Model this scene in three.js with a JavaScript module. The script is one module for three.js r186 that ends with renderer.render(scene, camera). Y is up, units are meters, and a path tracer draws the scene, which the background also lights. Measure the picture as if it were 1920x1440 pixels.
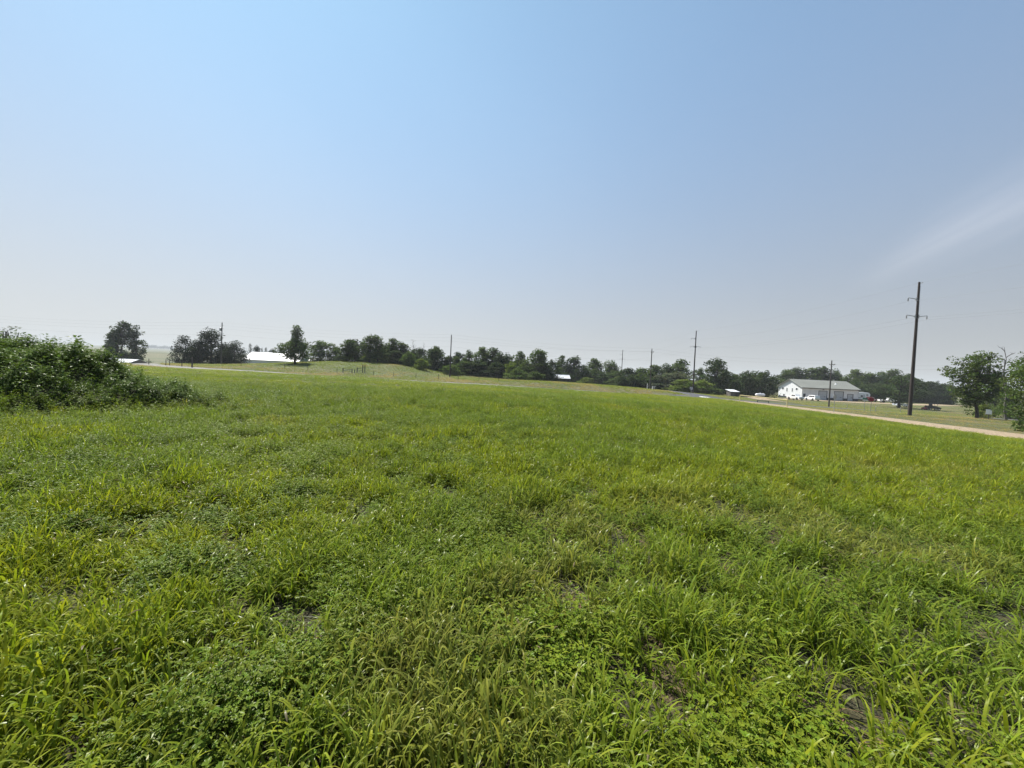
import * as THREE from 'three';
import { mergeGeometries } from 'three/addons/utils/BufferGeometryUtils.js';

// ---------------------------------------------------------------- camera, sky, sun, exposure
const scene = new THREE.Scene();
const EYE = 1.6, FOCAL = 721;                       // focal length in pixels of the 1920 x 1440 photograph
const camera = new THREE.PerspectiveCamera(2 * Math.atan(720 / FOCAL) * 180 / Math.PI, 4 / 3, 0.05, 9000);
camera.position.set(0, EYE, 0);
camera.rotation.set(-1.65 * Math.PI / 180, 0, 0.044);
camera.updateMatrixWorld(true);

const renderer = new THREE.WebGLRenderer({ antialias: true });
renderer.toneMapping = THREE.LinearToneMapping;
renderer.toneMappingExposure = 1.9;
renderer.shadowMap.enabled = true;

const SUN = new THREE.Vector3(-0.40, 0.80, -0.45).normalize();
const sun = new THREE.DirectionalLight(new THREE.Color(1.0, 0.955, 0.87), 5.0);
sun.name = 'sun';
sun.position.copy(SUN).multiplyScalar(300);
sun.target.position.set(0, 0, 0);
sun.castShadow = true;
sun.shadow.mapSize.set(4096, 4096);
Object.assign(sun.shadow.camera, { left: -200, right: 200, top: 200, bottom: -200, near: 1, far: 700 });
sun.shadow.radius = 2;
scene.add(sun); scene.add(sun.target);

function hash2(i, j, s = 0) {
  let h = Math.imul(i, 374761393) ^ Math.imul(j, 668265263) ^ Math.imul(s + 11, 1274126177);
  h = Math.imul(h ^ (h >>> 13), 1274126177);
  h ^= h >>> 16;
  return (h >>> 0) / 4294967296;
}
function noise(x, y, s = 0) {
  const i = Math.floor(x), j = Math.floor(y), fx = x - i, fy = y - j;
  const u = fx * fx * (3 - 2 * fx), v = fy * fy * (3 - 2 * fy);
  const a = hash2(i, j, s), b = hash2(i + 1, j, s), c = hash2(i, j + 1, s), d = hash2(i + 1, j + 1, s);
  return a + (b - a) * u + (c - a) * v + (a - b - c + d) * u * v;
}
function fbm(x, y, s = 0, o = 4) {
  let t = 0, a = 0.5, n = 0;
  for (let k = 0; k < o; k++) { t += a * noise(x, y, s + k * 17); n += a; x = x * 2.03 + 7.1; y = y * 2.03 + 3.7; a *= 0.5; }
  return t / n;
}
const clamp = (x, a = 0, b = 1) => Math.min(b, Math.max(a, x));
const sstep = (a, b, x) => { const t = clamp((x - a) / (b - a)); return t * t * (3 - 2 * t); };
const lerp = (a, b, t) => a + (b - a) * t;
function rng(seed) { let s = seed >>> 0; return () => { s = (s + 0x6D2B79F5) >>> 0; let t = Math.imul(s ^ (s >>> 15), 1 | s); t = (t + Math.imul(t ^ (t >>> 7), 61 | t)) ^ t; return ((t ^ (t >>> 14)) >>> 0) / 4294967296; }; }

// pixel of the photograph -> direction in the scene
function ray(px, py) { return new THREE.Vector3((px - 960) / FOCAL, -(py - 720) / FOCAL, -1).applyQuaternion(camera.quaternion); }
function at(px, py, depth) { const d = ray(px, py); d.multiplyScalar(depth / -d.z); d.y += EYE; return d; }

{ // hazy summer sky, one soft streak of cirrus
  const W = 2048, H = 1024, data = new Float32Array(W * H * 4);
  const wisp = ray(1920, 398).normalize(), tip = ray(1590, 545).normalize();
  const along = wisp.clone().sub(tip).normalize(), across = new THREE.Vector3().crossVectors(wisp, along).normalize();
  const v = new THREE.Vector3(), q = new THREE.Vector3();
  for (let j = 0; j < H; j++) {
    const el = ((j + 0.5) / H - 0.5) * Math.PI, e = Math.max(0, el) * 180 / Math.PI;
    for (let i = 0; i < W; i++) {
      const az = ((i + 0.5) / W - 0.5) * 2 * Math.PI;
      v.set(Math.cos(el) * Math.cos(az), Math.sin(el), Math.cos(el) * Math.sin(az));
      const ang = Math.acos(clamp(v.dot(SUN), -1, 1)) * 180 / Math.PI;
      const f = 0.225 + 0.98 * Math.exp(-ang / 51);
      const G = 0.665 * Math.exp(-e / 72) * f;
      const k = 1 - Math.exp(-Math.pow(e / 23, 1.45));
      let r = G * lerp(0.98, 0.575, k), g = G, b = G * lerp(0.975, 1.78 - 0.40 * Math.exp(-ang / 50), k);
      const veil = 1 + 0.05 * (fbm(v.x * 3 + v.y * 2 + 9, v.z * 3 - v.y * 7, 71, 4) - 0.5) * k;
      r *= veil * (1 + 0.25 * (veil - 1)); g *= veil; b *= 1 + 0.6 * (veil - 1);
      // cirrus
      q.copy(v).sub(tip);
      const s = q.dot(along), t = q.dot(across);
      if (s > -0.05 && s < 1.3 && v.dot(wisp) > 0.3) {
        const wdt = 0.018 + 0.11 * Math.max(0, s);
        const n = fbm(s * 5, t * 60 + s * 4, 91, 5);
        const m = Math.exp(-Math.pow((t + 0.02 * Math.sin(s * 9)) / wdt, 2)) * sstep(-0.02, 0.16, s) * (1 - sstep(0.5, 1.2, s)) * (0.2 + 1.6 * n) * 0.09;
        r += m * 0.54; g += m * 0.46; b += m * 0.40;
      }
      const o = (j * W + i) * 4;
      data[o] = r; data[o + 1] = g; data[o + 2] = b; data[o + 3] = 1;
    }
  }
  const sky = new THREE.DataTexture(data, W, H, THREE.RGBAFormat, THREE.FloatType);
  sky.mapping = THREE.EquirectangularReflectionMapping;
  sky.magFilter = THREE.LinearFilter; sky.minFilter = THREE.LinearFilter;
  sky.needsUpdate = true;
  scene.background = sky; scene.environment = sky;
}
scene.fog = new THREE.FogExp2(new THREE.Color(0.90, 0.95, 1.0), 0.00025);

// ---------------------------------------------------------------- lay of the land
// [metres right of the camera, metres ahead, drop below the eye], read off the photograph
const LAND = [
  [0, 0, 1.6], [-3, 4, 1.6], [3, 4, 1.6], [-8, 8, 1.62], [8, 8, 1.72], [0, 10, 1.65], [0, 20, 1.78], [0, 40, 2.1], [-20, 22, 1.62], [-22, 45, 1.8], [-45, 45, 1.7],
  [16, 16, 2.0], [22, 30, 2.4], [28, 50, 2.85], [10, 58, 2.5], [-20, 62, 2.1], [-48, 66, 1.85],
  [-65, 80, 2.1], [-40, 80, 2.46], [-19, 80, 2.68], [-2, 80, 2.86], [9, 80, 3.3], [25, 80, 3.75], [43, 81, 3.6], [60, 80, 4.2], [75, 80, 4.55], [89, 80, 5.0], [120, 82, 5.5],
  [-2, 72, 2.6], [9, 72, 2.78], [25, 72, 3.0], [36, 72, 3.15], [-30, 73, 2.15],
  [37, 30, 3.3], [38, 12, 3.2], [37, -15, 3.1], [40, 61, 3.35], [44, 48, 3.45], [44, 70, 3.5],
  [-39.5, 95, 1.85], [-59, 105, 0.1], [-82, 108, 1.4], [-17, 106, 2.1], [38.6, 108, 3.0], [-51, 115, -1.1], [-35, 115, -0.8], [-27, 115, 0.5], [-21, 115, 1.5], [-70, 96, 1.3],
  [-1.7, 125, 2.1], [18.7, 150, 2.9], [43, 130, 3.3], [5, 90, 2.05], [18, 90, 2.25], [31, 91, 2.6], [-15, 92, 2.3],
  [48, 116, 3.4], [55, 150, 3.9], [62, 220, 4.2], [60, 100, 3.9],
  [110, 146, 5.1], [136, 146, 5.15], [109, 160, 5.05], [134, 160, 5.05], [95, 138, 5.0], [122, 138, 5.25], [150, 140, 5.3], [76, 125, 4.5], [117, 115, 5.3], [165, 140, 4.9], [76, 100, 4.7],
  [68, 56, 3.6], [47, 35, 3.4], [55, 53, 3.45], [73, 89, 4.65], [60, 10, 3.4], [90, 30, 3.9], [110, 55, 4.6],
  [-100, 115, 1.7], [-118, 140, 4.6], [-142, 140, 4.9], [-142, 112, 3.2], [-79, 85, 1.95], [-60, 60, 1.75], [-30, 20, 1.6], [-60, 20, 1.5], [-100, 60, 1.9], [-110, 95, 2.2],
  [-100, 150, 1.2], [-70, 150, 0.4], [-40, 150, -0.2], [-20, 160, 1.4], [-150, 180, 5.6], [-80, 200, 2.6], [0, 210, 3.2], [120, 210, 5.2], [200, 180, 5.2],
  [0, -20, 1.55], [-50, -30, 1.6], [60, -30, 3.1], [-100, 0, 1.6], [150, 0, 4.2], [0, -120, 1.8], [-200, 60, 4], [-220, 150, 5.6], [220, 80, 5.6],
];
const landFit = (() => {
  const n = LAND.length, N = n + 3, c2 = 9, A = [];
  for (let i = 0; i < N; i++) A.push(new Float64Array(N + 1));
  for (let i = 0; i < n; i++) {
    const [xi, zi, hi] = LAND[i];
    for (let j = 0; j < n; j++) { const dx = xi - LAND[j][0], dz = zi - LAND[j][1]; A[i][j] = Math.sqrt(dx * dx + dz * dz + c2); }
    A[i][i] -= 0.4;
    A[i][n] = A[n][i] = 1; A[i][n + 1] = A[n + 1][i] = xi; A[i][n + 2] = A[n + 2][i] = zi; A[i][N] = EYE - hi;
  }
  for (let k = 0; k < N; k++) {
    let p = k; for (let i = k + 1; i < N; i++) if (Math.abs(A[i][k]) > Math.abs(A[p][k])) p = i;
    [A[k], A[p]] = [A[p], A[k]];
    for (let i = k + 1; i < N; i++) { const m = A[i][k] / A[k][k]; if (m) for (let j = k; j <= N; j++) A[i][j] -= m * A[k][j]; }
  }
  const w = new Float64Array(N);
  for (let k = N - 1; k >= 0; k--) { let s = A[k][N]; for (let j = k + 1; j < N; j++) s -= A[k][j] * w[j]; w[k] = s / A[k][k]; }
  return (x, d) => { let s = w[n] + w[n + 1] * x + w[n + 2] * d; for (let j = 0; j < n; j++) { const dx = x - LAND[j][0], dz = d - LAND[j][1]; s += w[j] * Math.sqrt(dx * dx + dz * dz + c2); } return s; };
})();
function farLand(x, d) {
  const r = Math.hypot(x, d), a = Math.atan2(x, d);           // a < 0: to the west
  const west = sstep(0.2, -0.5, a) * sstep(-2.6, -1.6, a);
  const pts = [[200, -5], [420, -1], [700, 8.5], [900, 7], [1700, 22], [3500, 56], [4200, 50], [8000, 50]];
  let y = 50; for (let k = 0; k < pts.length - 1; k++) if (r < pts[k + 1][0]) { y = lerp(pts[k][1], pts[k + 1][1], sstep(pts[k][0], pts[k + 1][0], r)); break; }
  if (r <= 200) y = -5;
  const east = -4.5 + 9 * sstep(600, 2200, r);
  return lerp(east, y, west) + (noise(x / 160, d / 160, 5) - 0.5) * 3 * sstep(300, 700, r);
}
function mound(x, d) {                                        // overgrown heap of soil with a lower shoulder
  const w = 1 + 0.12 * (noise(x * 0.45, d * 0.45, 21) - 0.5) * 2;
  const q = Math.hypot((x + 17.4) / 5.6, (d - 12.2) / 3.9) * w, s = Math.hypot((x + 15.5) / 6.4, (d - 11.8) / 4.6) * w;
  return 0.66 * (1 - sstep(0.5, 1.0, q)) + 0.78 * (1 - sstep(0.4, 1.0, s)) + 0.75 * (noise(x * 0.8, d * 0.8, 22) - 0.5) * (1 - sstep(0.7, 1.1, s));
}
function land(x, z) {                                         // z is three.js z (ahead is negative)
  const d = -z, r = Math.hypot(x, d);
  const f = sstep(190, 380, r);
  let y = f < 1 ? landFit(x, d) : 0;
  if (f > 0) y = lerp(y, farLand(x, d), f);
  if (r < 40) y += mound(x, d);
  return y + (noise(x * 0.5, d * 0.5, 3) - 0.5) * 0.05;
}
const on = (px, py, depth) => { const p = at(px, py, depth); p.y = land(p.x, p.z); return p; };
// ---------------------------------------------------------------- materials
const lin = (r, g, b) => new THREE.Color().setRGB(r, g, b);
function std(name, c, rough = 0.8, metal = 0, extra = {}) { const m = new THREE.MeshStandardMaterial({ color: lin(...c), roughness: rough, metalness: metal, ...extra }); m.name = name; return m; }
function grainTexture(size, seed, lo, hi, fx, fy, srgb = true) {   // grain of a surface: grey values between lo and hi
  const d = new Uint8Array(size * size * 4);
  for (let j = 0; j < size; j++) for (let i = 0; i < size; i++) {
    const u = i / size, v = j / size;
    const wrap = (x, y) => fbm(x, y, seed, 4);
    const a = wrap(u * fx, v * fy), b = wrap((u - 1) * fx, v * fy), c = wrap(u * fx, (v - 1) * fy), e = wrap((u - 1) * fx, (v - 1) * fy);
    const n = lerp(lerp(a, b, u), lerp(c, e, u), v);
    const g = clamp(0.5 + (n - 0.5) * 2.4 + (hash2(i, j, seed) - 0.5) * 0.3);
    const q = Math.round(255 * lerp(lo, hi, g)), o = (j * size + i) * 4;
    d[o] = d[o + 1] = d[o + 2] = q; d[o + 3] = 255;
  }
  const t = new THREE.DataTexture(d, size, size, THREE.RGBAFormat);
  t.wrapS = t.wrapT = THREE.RepeatWrapping; t.magFilter = THREE.LinearFilter; t.minFilter = THREE.LinearMipmapLinearFilter; t.generateMipmaps = true;
  if (srgb) t.colorSpace = THREE.SRGBColorSpace;
  t.needsUpdate = true;
  return t;
}
const speckle = grainTexture(512, 31, 0.62, 1.0, 40, 40), speckleBump = grainTexture(512, 33, 0, 1, 60, 60, false);
const streak = grainTexture(256, 37, 0.55, 1.0, 24, 3), weather = grainTexture(256, 41, 0.91, 1.0, 6, 6);
const leafMat = (name, trans = 0.42, coat = 0.25) => {
  const m = new THREE.MeshPhysicalMaterial({ color: 0xffffff, roughness: 1, metalness: 0, transmission: trans, thickness: 0, side: THREE.DoubleSide, vertexColors: true, clearcoat: coat, clearcoatRoughness: 0.3, specularIntensity: 0.15 });
  m.name = name; return m;
};
const M = {
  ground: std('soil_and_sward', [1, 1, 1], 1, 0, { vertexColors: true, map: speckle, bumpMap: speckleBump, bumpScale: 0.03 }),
  asphalt: std('worn_asphalt', [0.19, 0.178, 0.158], 0.85, 0, { map: speckle, bumpMap: speckleBump, bumpScale: 0.006 }),
  newAsphalt: std('newer_asphalt', [0.085, 0.085, 0.09], 0.8, 0, { map: speckle, bumpMap: speckleBump, bumpScale: 0.006 }),
  gravel: std('tan_gravel', [0.42, 0.32, 0.205], 0.95, 0, { map: speckle, bumpMap: speckleBump, bumpScale: 0.02 }),
  clod: std('soil_clod', [1, 1, 1], 1),
  paint: std('road_paint', [0.75, 0.75, 0.72], 0.7, 0, { map: weather }),
  grass: leafMat('grass_blade', 0.46, 0.24), weed: leafMat('weed_leaf', 0.4, 0.14), heap: leafMat('mound_leaf', 0.36, 0.12), leaf: leafMat('tree_leaf', 0.3, 0),
  bark: std('bark', [0.075, 0.06, 0.05], 0.95, 0, { map: streak }),
  greyBark: std('bare_grey_wood', [0.19, 0.175, 0.16], 0.9, 0, { map: streak }),
  pole: std('creosoted_pole_wood', [0.06, 0.042, 0.035], 0.85, 0, { map: streak }),
  oldPole: std('weathered_pole_wood', [0.13, 0.115, 0.10], 0.9, 0, { map: streak }),
  steel: std('galvanised_steel', [0.42, 0.43, 0.44], 0.45, 0.7, { map: weather }),
  darkSteel: std('dark_steel', [0.06, 0.06, 0.065], 0.5, 0.4),
  insulator: std('grey_polymer_insulator', [0.26, 0.25, 0.25], 0.4),
  wire: std('aluminium_wire', [0.22, 0.225, 0.23], 0.6, 0.5),
  whiteMetal: std('white_sheet_metal', [0.84, 0.85, 0.87], 0.55, 0, { map: weather }),
  roofWhite: std('white_painted_roof', [0.72, 0.73, 0.75], 0.5, 0, { map: weather }),
  roofGrey: std('pale_grey_roof', [0.24, 0.245, 0.215], 0.6, 0, { map: weather }),
  navy: std('dark_navy_steel', [0.022, 0.027, 0.04], 0.5),
  door: std('grey_door_panel', [0.52, 0.54, 0.57], 0.55, 0, { map: weather }),
  darkWood: std('dark_weathered_boards', [0.075, 0.066, 0.06], 0.9, 0, { map: streak }),
  greyWood: std('grey_weathered_boards', [0.22, 0.20, 0.18], 0.9, 0, { map: streak }),
  glass: std('dark_window_glass', [0.02, 0.024, 0.028], 0.08),
  tyre: std('tyre_rubber', [0.018, 0.018, 0.018], 0.9),
  carWhite: std('white_car_paint', [0.82, 0.82, 0.82], 0.3), carRed: std('maroon_car_paint', [0.12, 0.015, 0.018], 0.35), carDark: std('dark_car_paint', [0.025, 0.028, 0.03], 0.4),
  chrome: std('bright_metal', [0.6, 0.6, 0.6], 0.25, 0.9), lampRed: std('red_lens', [0.35, 0.02, 0.02], 0.3), lampClear: std('clear_lens', [0.75, 0.76, 0.78], 0.2),
  signBack: std('bare_aluminium_sign_back', [0.36, 0.37, 0.38], 0.55, 0.3), signGreen: std('green_sign_face', [0.02, 0.16, 0.09], 0.5), signRed: std('red_sign_face', [0.22, 0.012, 0.02], 0.5), signWhite: std('white_sign_face', [0.80, 0.80, 0.78], 0.5),
  yellow: std('faded_yellow_paint', [0.66, 0.56, 0.27], 0.6, 0, { map: weather }), soilPile: std('pale_dirt', [0.46, 0.40, 0.34], 1, 0, { map: speckle }),
};

// ---------------------------------------------------------------- naming and geometry helpers
const taken = {};
function numbered(n) { const k = taken[n] = (taken[n] ?? -1) + 1; return k ? n + '_' + String(k).padStart(3, '0') : n; }
function thing(name, label, category, pos, turn = 0, group) {
  const o = new THREE.Group(); o.name = numbered(name); o.position.copy(pos); o.rotation.y = turn; o.userData = { label, category };
  if (group) o.userData.group = group;
  scene.add(o); return o;
}
function mesh(name, geo, mat, parent, label) {
  const o = new THREE.Mesh(geo, mat); o.name = name; o.castShadow = o.receiveShadow = true; parent.add(o);
  if (label) o.userData.label = label;
  return o;
}
function setting(name, geo, mat, label) { const o = mesh(name, geo, mat, scene); o.name = numbered(name); o.userData = { kind: 'structure', label }; return o; }
const box = (w, h, d, x = 0, y = 0, z = 0) => new THREE.BoxGeometry(w, h, d).translate(x, y, z);
const cyl = (r0, r1, h, x = 0, y = 0, z = 0, n = 12) => new THREE.CylinderGeometry(r1, r0, h, n).translate(x, y + h / 2, z);
function bar(a, b, r, r2 = r, n = 8) {                         // straight round bar from a to b
  const A = new THREE.Vector3(...a), B = new THREE.Vector3(...b), d = B.clone().sub(A), L = d.length();
  const g = new THREE.CylinderGeometry(r2, r, L, n).translate(0, L / 2, 0);
  g.applyQuaternion(new THREE.Quaternion().setFromUnitVectors(new THREE.Vector3(0, 1, 0), d.normalize()));
  return g.translate(...a);
}
const merge = (...g) => mergeGeometries(g.flat().map((x) => x.index ? x.toNonIndexed() : x));
function extrude(pts, depth, bevel = 0) {                      // outline in xy, thickness along z, centred
  const s = new THREE.Shape(pts.map((p) => new THREE.Vector2(...p)));
  return new THREE.ExtrudeGeometry(s, { depth: depth - 2 * bevel, bevelEnabled: bevel > 0, bevelSize: bevel, bevelThickness: bevel, bevelSegments: 2, curveSegments: 8 }).translate(0, 0, -depth / 2 + bevel);
}
// ---------------------------------------------------------------- ground and roads
function roadLine(pts, step = 2) {                             // smooth line through [right, ahead] points
  const c = new THREE.CatmullRomCurve3(pts.map(([x, d]) => new THREE.Vector3(x, 0, -d)), false, 'centripetal');
  return c.getSpacedPoints(Math.ceil(c.getLength() / step));
}
const ROADS = {
  paved: { line: roadLine([[-190, 230], [-150, 165], [-112, 118], [-84, 90], [-62, 81], [-30, 80], [0, 80], [30, 80], [60, 79], [90, 80], [130, 84], [200, 95]]), half: 2.7 },
  north: { line: roadLine([[43, 80], [44.5, 92], [48, 116], [54, 150], [60, 200], [66, 270]]), half: 3.4 },
  gravel: { line: roadLine([[43.5, 78], [43.2, 66], [42.6, 48], [41.4, 30], [40, 10], [38.5, -20], [37, -60]]), half: 2.75 },
  drive: { line: roadLine([[60, 84], [72, 108], [84, 132], [100, 140], [128, 142], [160, 146], [190, 150]]), half: 3.6 },
};
function nearRoad(x, z, r) { let m = 1e9; for (const p of r.line) { const q = (p.x - x) ** 2 + (p.z - z) ** 2; if (q < m) m = q; } return Math.sqrt(m) - r.half; }
function ribbon(r, lift, half = r.half, off = 0, from = 0, to = 1, wobble = 0.25) {
  const L = r.line, pos = [], uv = [], idx = [], K = 6;
  const i0 = Math.floor(from * (L.length - 1)), i1 = Math.ceil(to * (L.length - 1));
  for (let i = i0; i <= i1; i++) {
    const a = L[Math.max(0, i - 1)], b = L[Math.min(L.length - 1, i + 1)], nx = -(b.z - a.z), nz = b.x - a.x, n = Math.hypot(nx, nz);
    for (let k = 0; k <= K; k++) {
      const t = k / K * 2 - 1, s = t * (half + (Math.abs(t) > 0.99 ? wobble * (noise(i * 0.7, k * 3.3, 51) - 0.5) * 2 : 0)) + off;
      const x = L[i].x + nx / n * s, z = L[i].z + nz / n * s;
      pos.push(x, land(x, z) + (Math.abs(t) > 0.99 ? -0.03 : lift + 0.03 * (1 - t * t)), z); uv.push(x / 3, z / 3);
    }
    if (i > i0) for (let k = 0; k < K; k++) { const a0 = (i - i0 - 1) * (K + 1) + k, b0 = a0 + K + 1; idx.push(a0, a0 + 1, b0, b0, a0 + 1, b0 + 1); }
  }
  const g = new THREE.BufferGeometry();
  g.setAttribute('position', new THREE.Float32BufferAttribute(pos, 3)); g.setAttribute('uv', new THREE.Float32BufferAttribute(uv, 2)); g.setIndex(idx); g.computeVertexNormals();
  return g;
}
// what grows where: 0 mown field, 1 rough verge and bank, 2 pasture hill, 3 far farmland; also used to colour the ground sheet
function zone(x, z) {
  const d = -z;
  if (Math.hypot(x, d) > 330) return 3;
  const edge = 76.5 + 1.5 * Math.sin(x * 0.05) - 4.5 * sstep(24, 33, x);
  if (x < 40.2 && d < edge && d > -60 && x > -78) return 0;
  if (d > 96 && d < 170 && x < 30) return 2;
  return 1;
}
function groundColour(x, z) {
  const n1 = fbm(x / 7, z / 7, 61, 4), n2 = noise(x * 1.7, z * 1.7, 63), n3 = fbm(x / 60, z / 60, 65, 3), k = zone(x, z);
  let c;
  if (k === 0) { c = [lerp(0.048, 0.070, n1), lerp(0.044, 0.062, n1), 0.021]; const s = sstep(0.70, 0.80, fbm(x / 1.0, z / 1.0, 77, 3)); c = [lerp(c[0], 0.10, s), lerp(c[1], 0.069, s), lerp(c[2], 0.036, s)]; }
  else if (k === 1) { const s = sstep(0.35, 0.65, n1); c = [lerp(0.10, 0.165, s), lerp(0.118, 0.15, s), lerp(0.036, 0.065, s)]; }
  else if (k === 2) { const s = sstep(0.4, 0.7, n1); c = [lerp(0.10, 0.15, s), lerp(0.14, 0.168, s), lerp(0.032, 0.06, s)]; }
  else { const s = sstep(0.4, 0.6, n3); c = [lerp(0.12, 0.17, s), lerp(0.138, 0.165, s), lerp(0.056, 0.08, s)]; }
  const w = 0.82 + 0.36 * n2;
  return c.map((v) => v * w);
}
{
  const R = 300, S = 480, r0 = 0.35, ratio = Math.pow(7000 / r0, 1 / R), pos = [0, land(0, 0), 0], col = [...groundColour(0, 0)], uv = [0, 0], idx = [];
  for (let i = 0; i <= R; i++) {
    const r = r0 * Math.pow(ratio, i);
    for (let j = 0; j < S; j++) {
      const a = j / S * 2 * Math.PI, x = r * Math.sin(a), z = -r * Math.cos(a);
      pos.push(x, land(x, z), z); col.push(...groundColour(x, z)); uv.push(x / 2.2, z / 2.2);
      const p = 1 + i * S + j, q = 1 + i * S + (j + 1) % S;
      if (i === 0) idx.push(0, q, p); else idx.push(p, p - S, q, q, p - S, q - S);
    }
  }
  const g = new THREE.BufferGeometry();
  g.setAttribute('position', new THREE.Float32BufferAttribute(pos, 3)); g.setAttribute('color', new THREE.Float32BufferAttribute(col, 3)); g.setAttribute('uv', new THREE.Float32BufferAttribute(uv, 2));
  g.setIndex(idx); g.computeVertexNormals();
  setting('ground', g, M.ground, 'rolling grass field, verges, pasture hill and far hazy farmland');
}
const L0 = ROADS.paved.line, split = L0.findIndex((p) => p.x > 33) / (L0.length - 1);
setting('paved_road', ribbon(ROADS.paved, 0.05, 2.7, 0, 0, split), M.asphalt, 'pale worn road crossing behind the mown field');
setting('paved_road', ribbon(ROADS.paved, 0.08, 4.2, 0.6, split, 1), M.newAsphalt, 'dark paved road running on past the workshop');
const iA = L0.findIndex((p) => p.x > 34) / (L0.length - 1), iB = L0.findIndex((p) => p.x > 74) / (L0.length - 1);
setting('road_junction', ribbon(ROADS.paved, 0.068, 6.2, 0.3, iA, iB, 0.6), M.newAsphalt, 'wide dark asphalt of the road junction');
setting('side_road', ribbon(ROADS.north, 0.076, 4.0), M.newAsphalt, 'grey paved road running off towards the wood past the tall poles');
setting('gravel_road', ribbon(ROADS.gravel, 0.084, 2.75, 0, 0, 1, 0.5), M.gravel, 'tan gravel road along the edge of the field');
setting('gravel_yard', ribbon(ROADS.drive, 0.05, 3.6, 0, 0.12, 1, 0.6), M.gravel, 'tan gravel drive and yard in front of the white workshop');
setting('stop_line', ribbon(ROADS.north, 0.10, 1.3, -1.5, 0.012, 0.018, 0), M.paint, 'white painted stop line at the road junction');
// ---------------------------------------------------------------- leaves, blades and tufts
class Leaves {                                                  // collects triangles with a colour for each leaf
  constructor() { this.p = []; this.c = []; this.i = []; }
  strip(line, widths, side, c) {                                // a blade along a line of points
    const s = this.p.length / 3;
    line.forEach((q, k) => { const w = widths[k]; this.p.push(q.x - side.x * w, q.y - side.y * w, q.z - side.z * w, q.x + side.x * w, q.y + side.y * w, q.z + side.z * w); this.c.push(...c, ...c); });
    for (let k = 0; k < line.length - 1; k++) { const a = s + 2 * k; this.i.push(a, a + 1, a + 2, a + 2, a + 1, a + 3); }
  }
  leaf(o, dir, nrm, L, W, c, bend = 0.15) {                     // pointed leaf folded along its midrib
    const s = this.p.length / 3, sd = new THREE.Vector3().crossVectors(dir, nrm).normalize();
    const P = (t, w, up) => this.p.push(o.x + dir.x * L * t + sd.x * W * w + nrm.x * L * up, o.y + dir.y * L * t + sd.y * W * w + nrm.y * L * up, o.z + dir.z * L * t + sd.z * W * w + nrm.z * L * up);
    P(0, 0, 0); P(0.45, -0.5, bend); P(0.45, 0, 0.02); P(0.45, 0.5, bend); P(1, 0, -bend * 0.6);
    for (let k = 0; k < 5; k++) this.c.push(...c);
    this.i.push(s, s + 2, s + 1, s, s + 3, s + 2, s + 1, s + 2, s + 4, s + 2, s + 3, s + 4);
  }
  card(o, dir, nrm, L, W, c) {                                  // simple four-cornered leaf spray for trees
    const s = this.p.length / 3, sd = new THREE.Vector3().crossVectors(dir, nrm).normalize();
    const P = (t, w, up) => this.p.push(o.x + dir.x * L * t + sd.x * W * w + nrm.x * L * up, o.y + dir.y * L * t + sd.y * W * w + nrm.y * L * up, o.z + dir.z * L * t + sd.z * W * w + nrm.z * L * up);
    P(0, 0, 0); P(0.5, -0.5, 0.12); P(1, 0, -0.05); P(0.5, 0.5, 0.1);
    for (let k = 0; k < 4; k++) this.c.push(...c);
    this.i.push(s, s + 2, s + 1, s, s + 3, s + 2);
  }
  build() {
    const g = new THREE.BufferGeometry();
    g.setAttribute('position', new THREE.Float32BufferAttribute(this.p, 3)); g.setAttribute('color', new THREE.Float32BufferAttribute(this.c, 3)); g.setIndex(this.i); g.computeVertexNormals();
    return g;
  }
}
const V = (x, y, z) => new THREE.Vector3(x, y, z);
function blade(L, o, az, len, wid, lean, droop, c, seg = 5) {   // an arching grass blade
  const pts = [], w = []; let pitch = Math.PI / 2 - lean; const q = o.clone();
  for (let k = 0; k <= seg; k++) {
    pts.push(q.clone()); const t = k / seg; w.push(wid * 0.5 * (t < 0.25 ? 0.65 + 1.4 * t : 1 - Math.pow((t - 0.25) / 0.75, 1.8) * 0.97));
    const st = len / seg; q.x += Math.cos(pitch) * Math.sin(az) * st; q.z += Math.cos(pitch) * Math.cos(az) * st; q.y += Math.sin(pitch) * st; pitch -= droop / seg * (0.5 + 1.1 * t);
  }
  const roll = (hash2(Math.floor(az * 999), Math.floor(len * 9999), 7) - 0.5) * 0.9;
  L.strip(pts, w, V(Math.cos(az) * Math.cos(roll), Math.sin(roll), -Math.sin(az) * Math.cos(roll)), c);
}
const tone = (R, dry = 0.03) => { const v = 0.78 + 0.44 * R(), y = R(); return R() < dry ? [1.25 * v, 1.02 * v, 1.9 * v] : [v * (0.88 + 0.3 * y), v, v * (0.8 + 0.3 * R())]; };
function broadTuft(seed) {                                      // crabgrass: broad arching blades, several from each stem
  const R = rng(seed), L = new Leaves();
  for (let s = 0; s < 5; s++) {
    const az0 = R() * 6.28, r = R() * 0.06, o = V(Math.sin(az0) * r, 0, Math.cos(az0) * r), h = 0.03 + 0.09 * R(), tilt = 0.1 + 0.6 * R();
    const top = V(o.x + Math.sin(az0) * h * tilt, h, o.z + Math.cos(az0) * h * tilt), c = tone(R);
    L.strip([o, top], [0.0016, 0.0013], V(Math.cos(az0), 0, -Math.sin(az0)), c);
    for (let k = 0; k < 4; k++) { const t = 0.2 + 0.8 * k / 3, b = o.clone().lerp(top, t); blade(L, b, az0 + (k % 2 ? 3.14 : 0) + (R() - 0.5) * 1.8, 0.07 + 0.14 * R(), 0.006 + 0.0065 * R(), 0.15 + 0.6 * R(), 0.8 + 1.9 * R(), tone(R), 6); }
  }
  return L.build();
}
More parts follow.
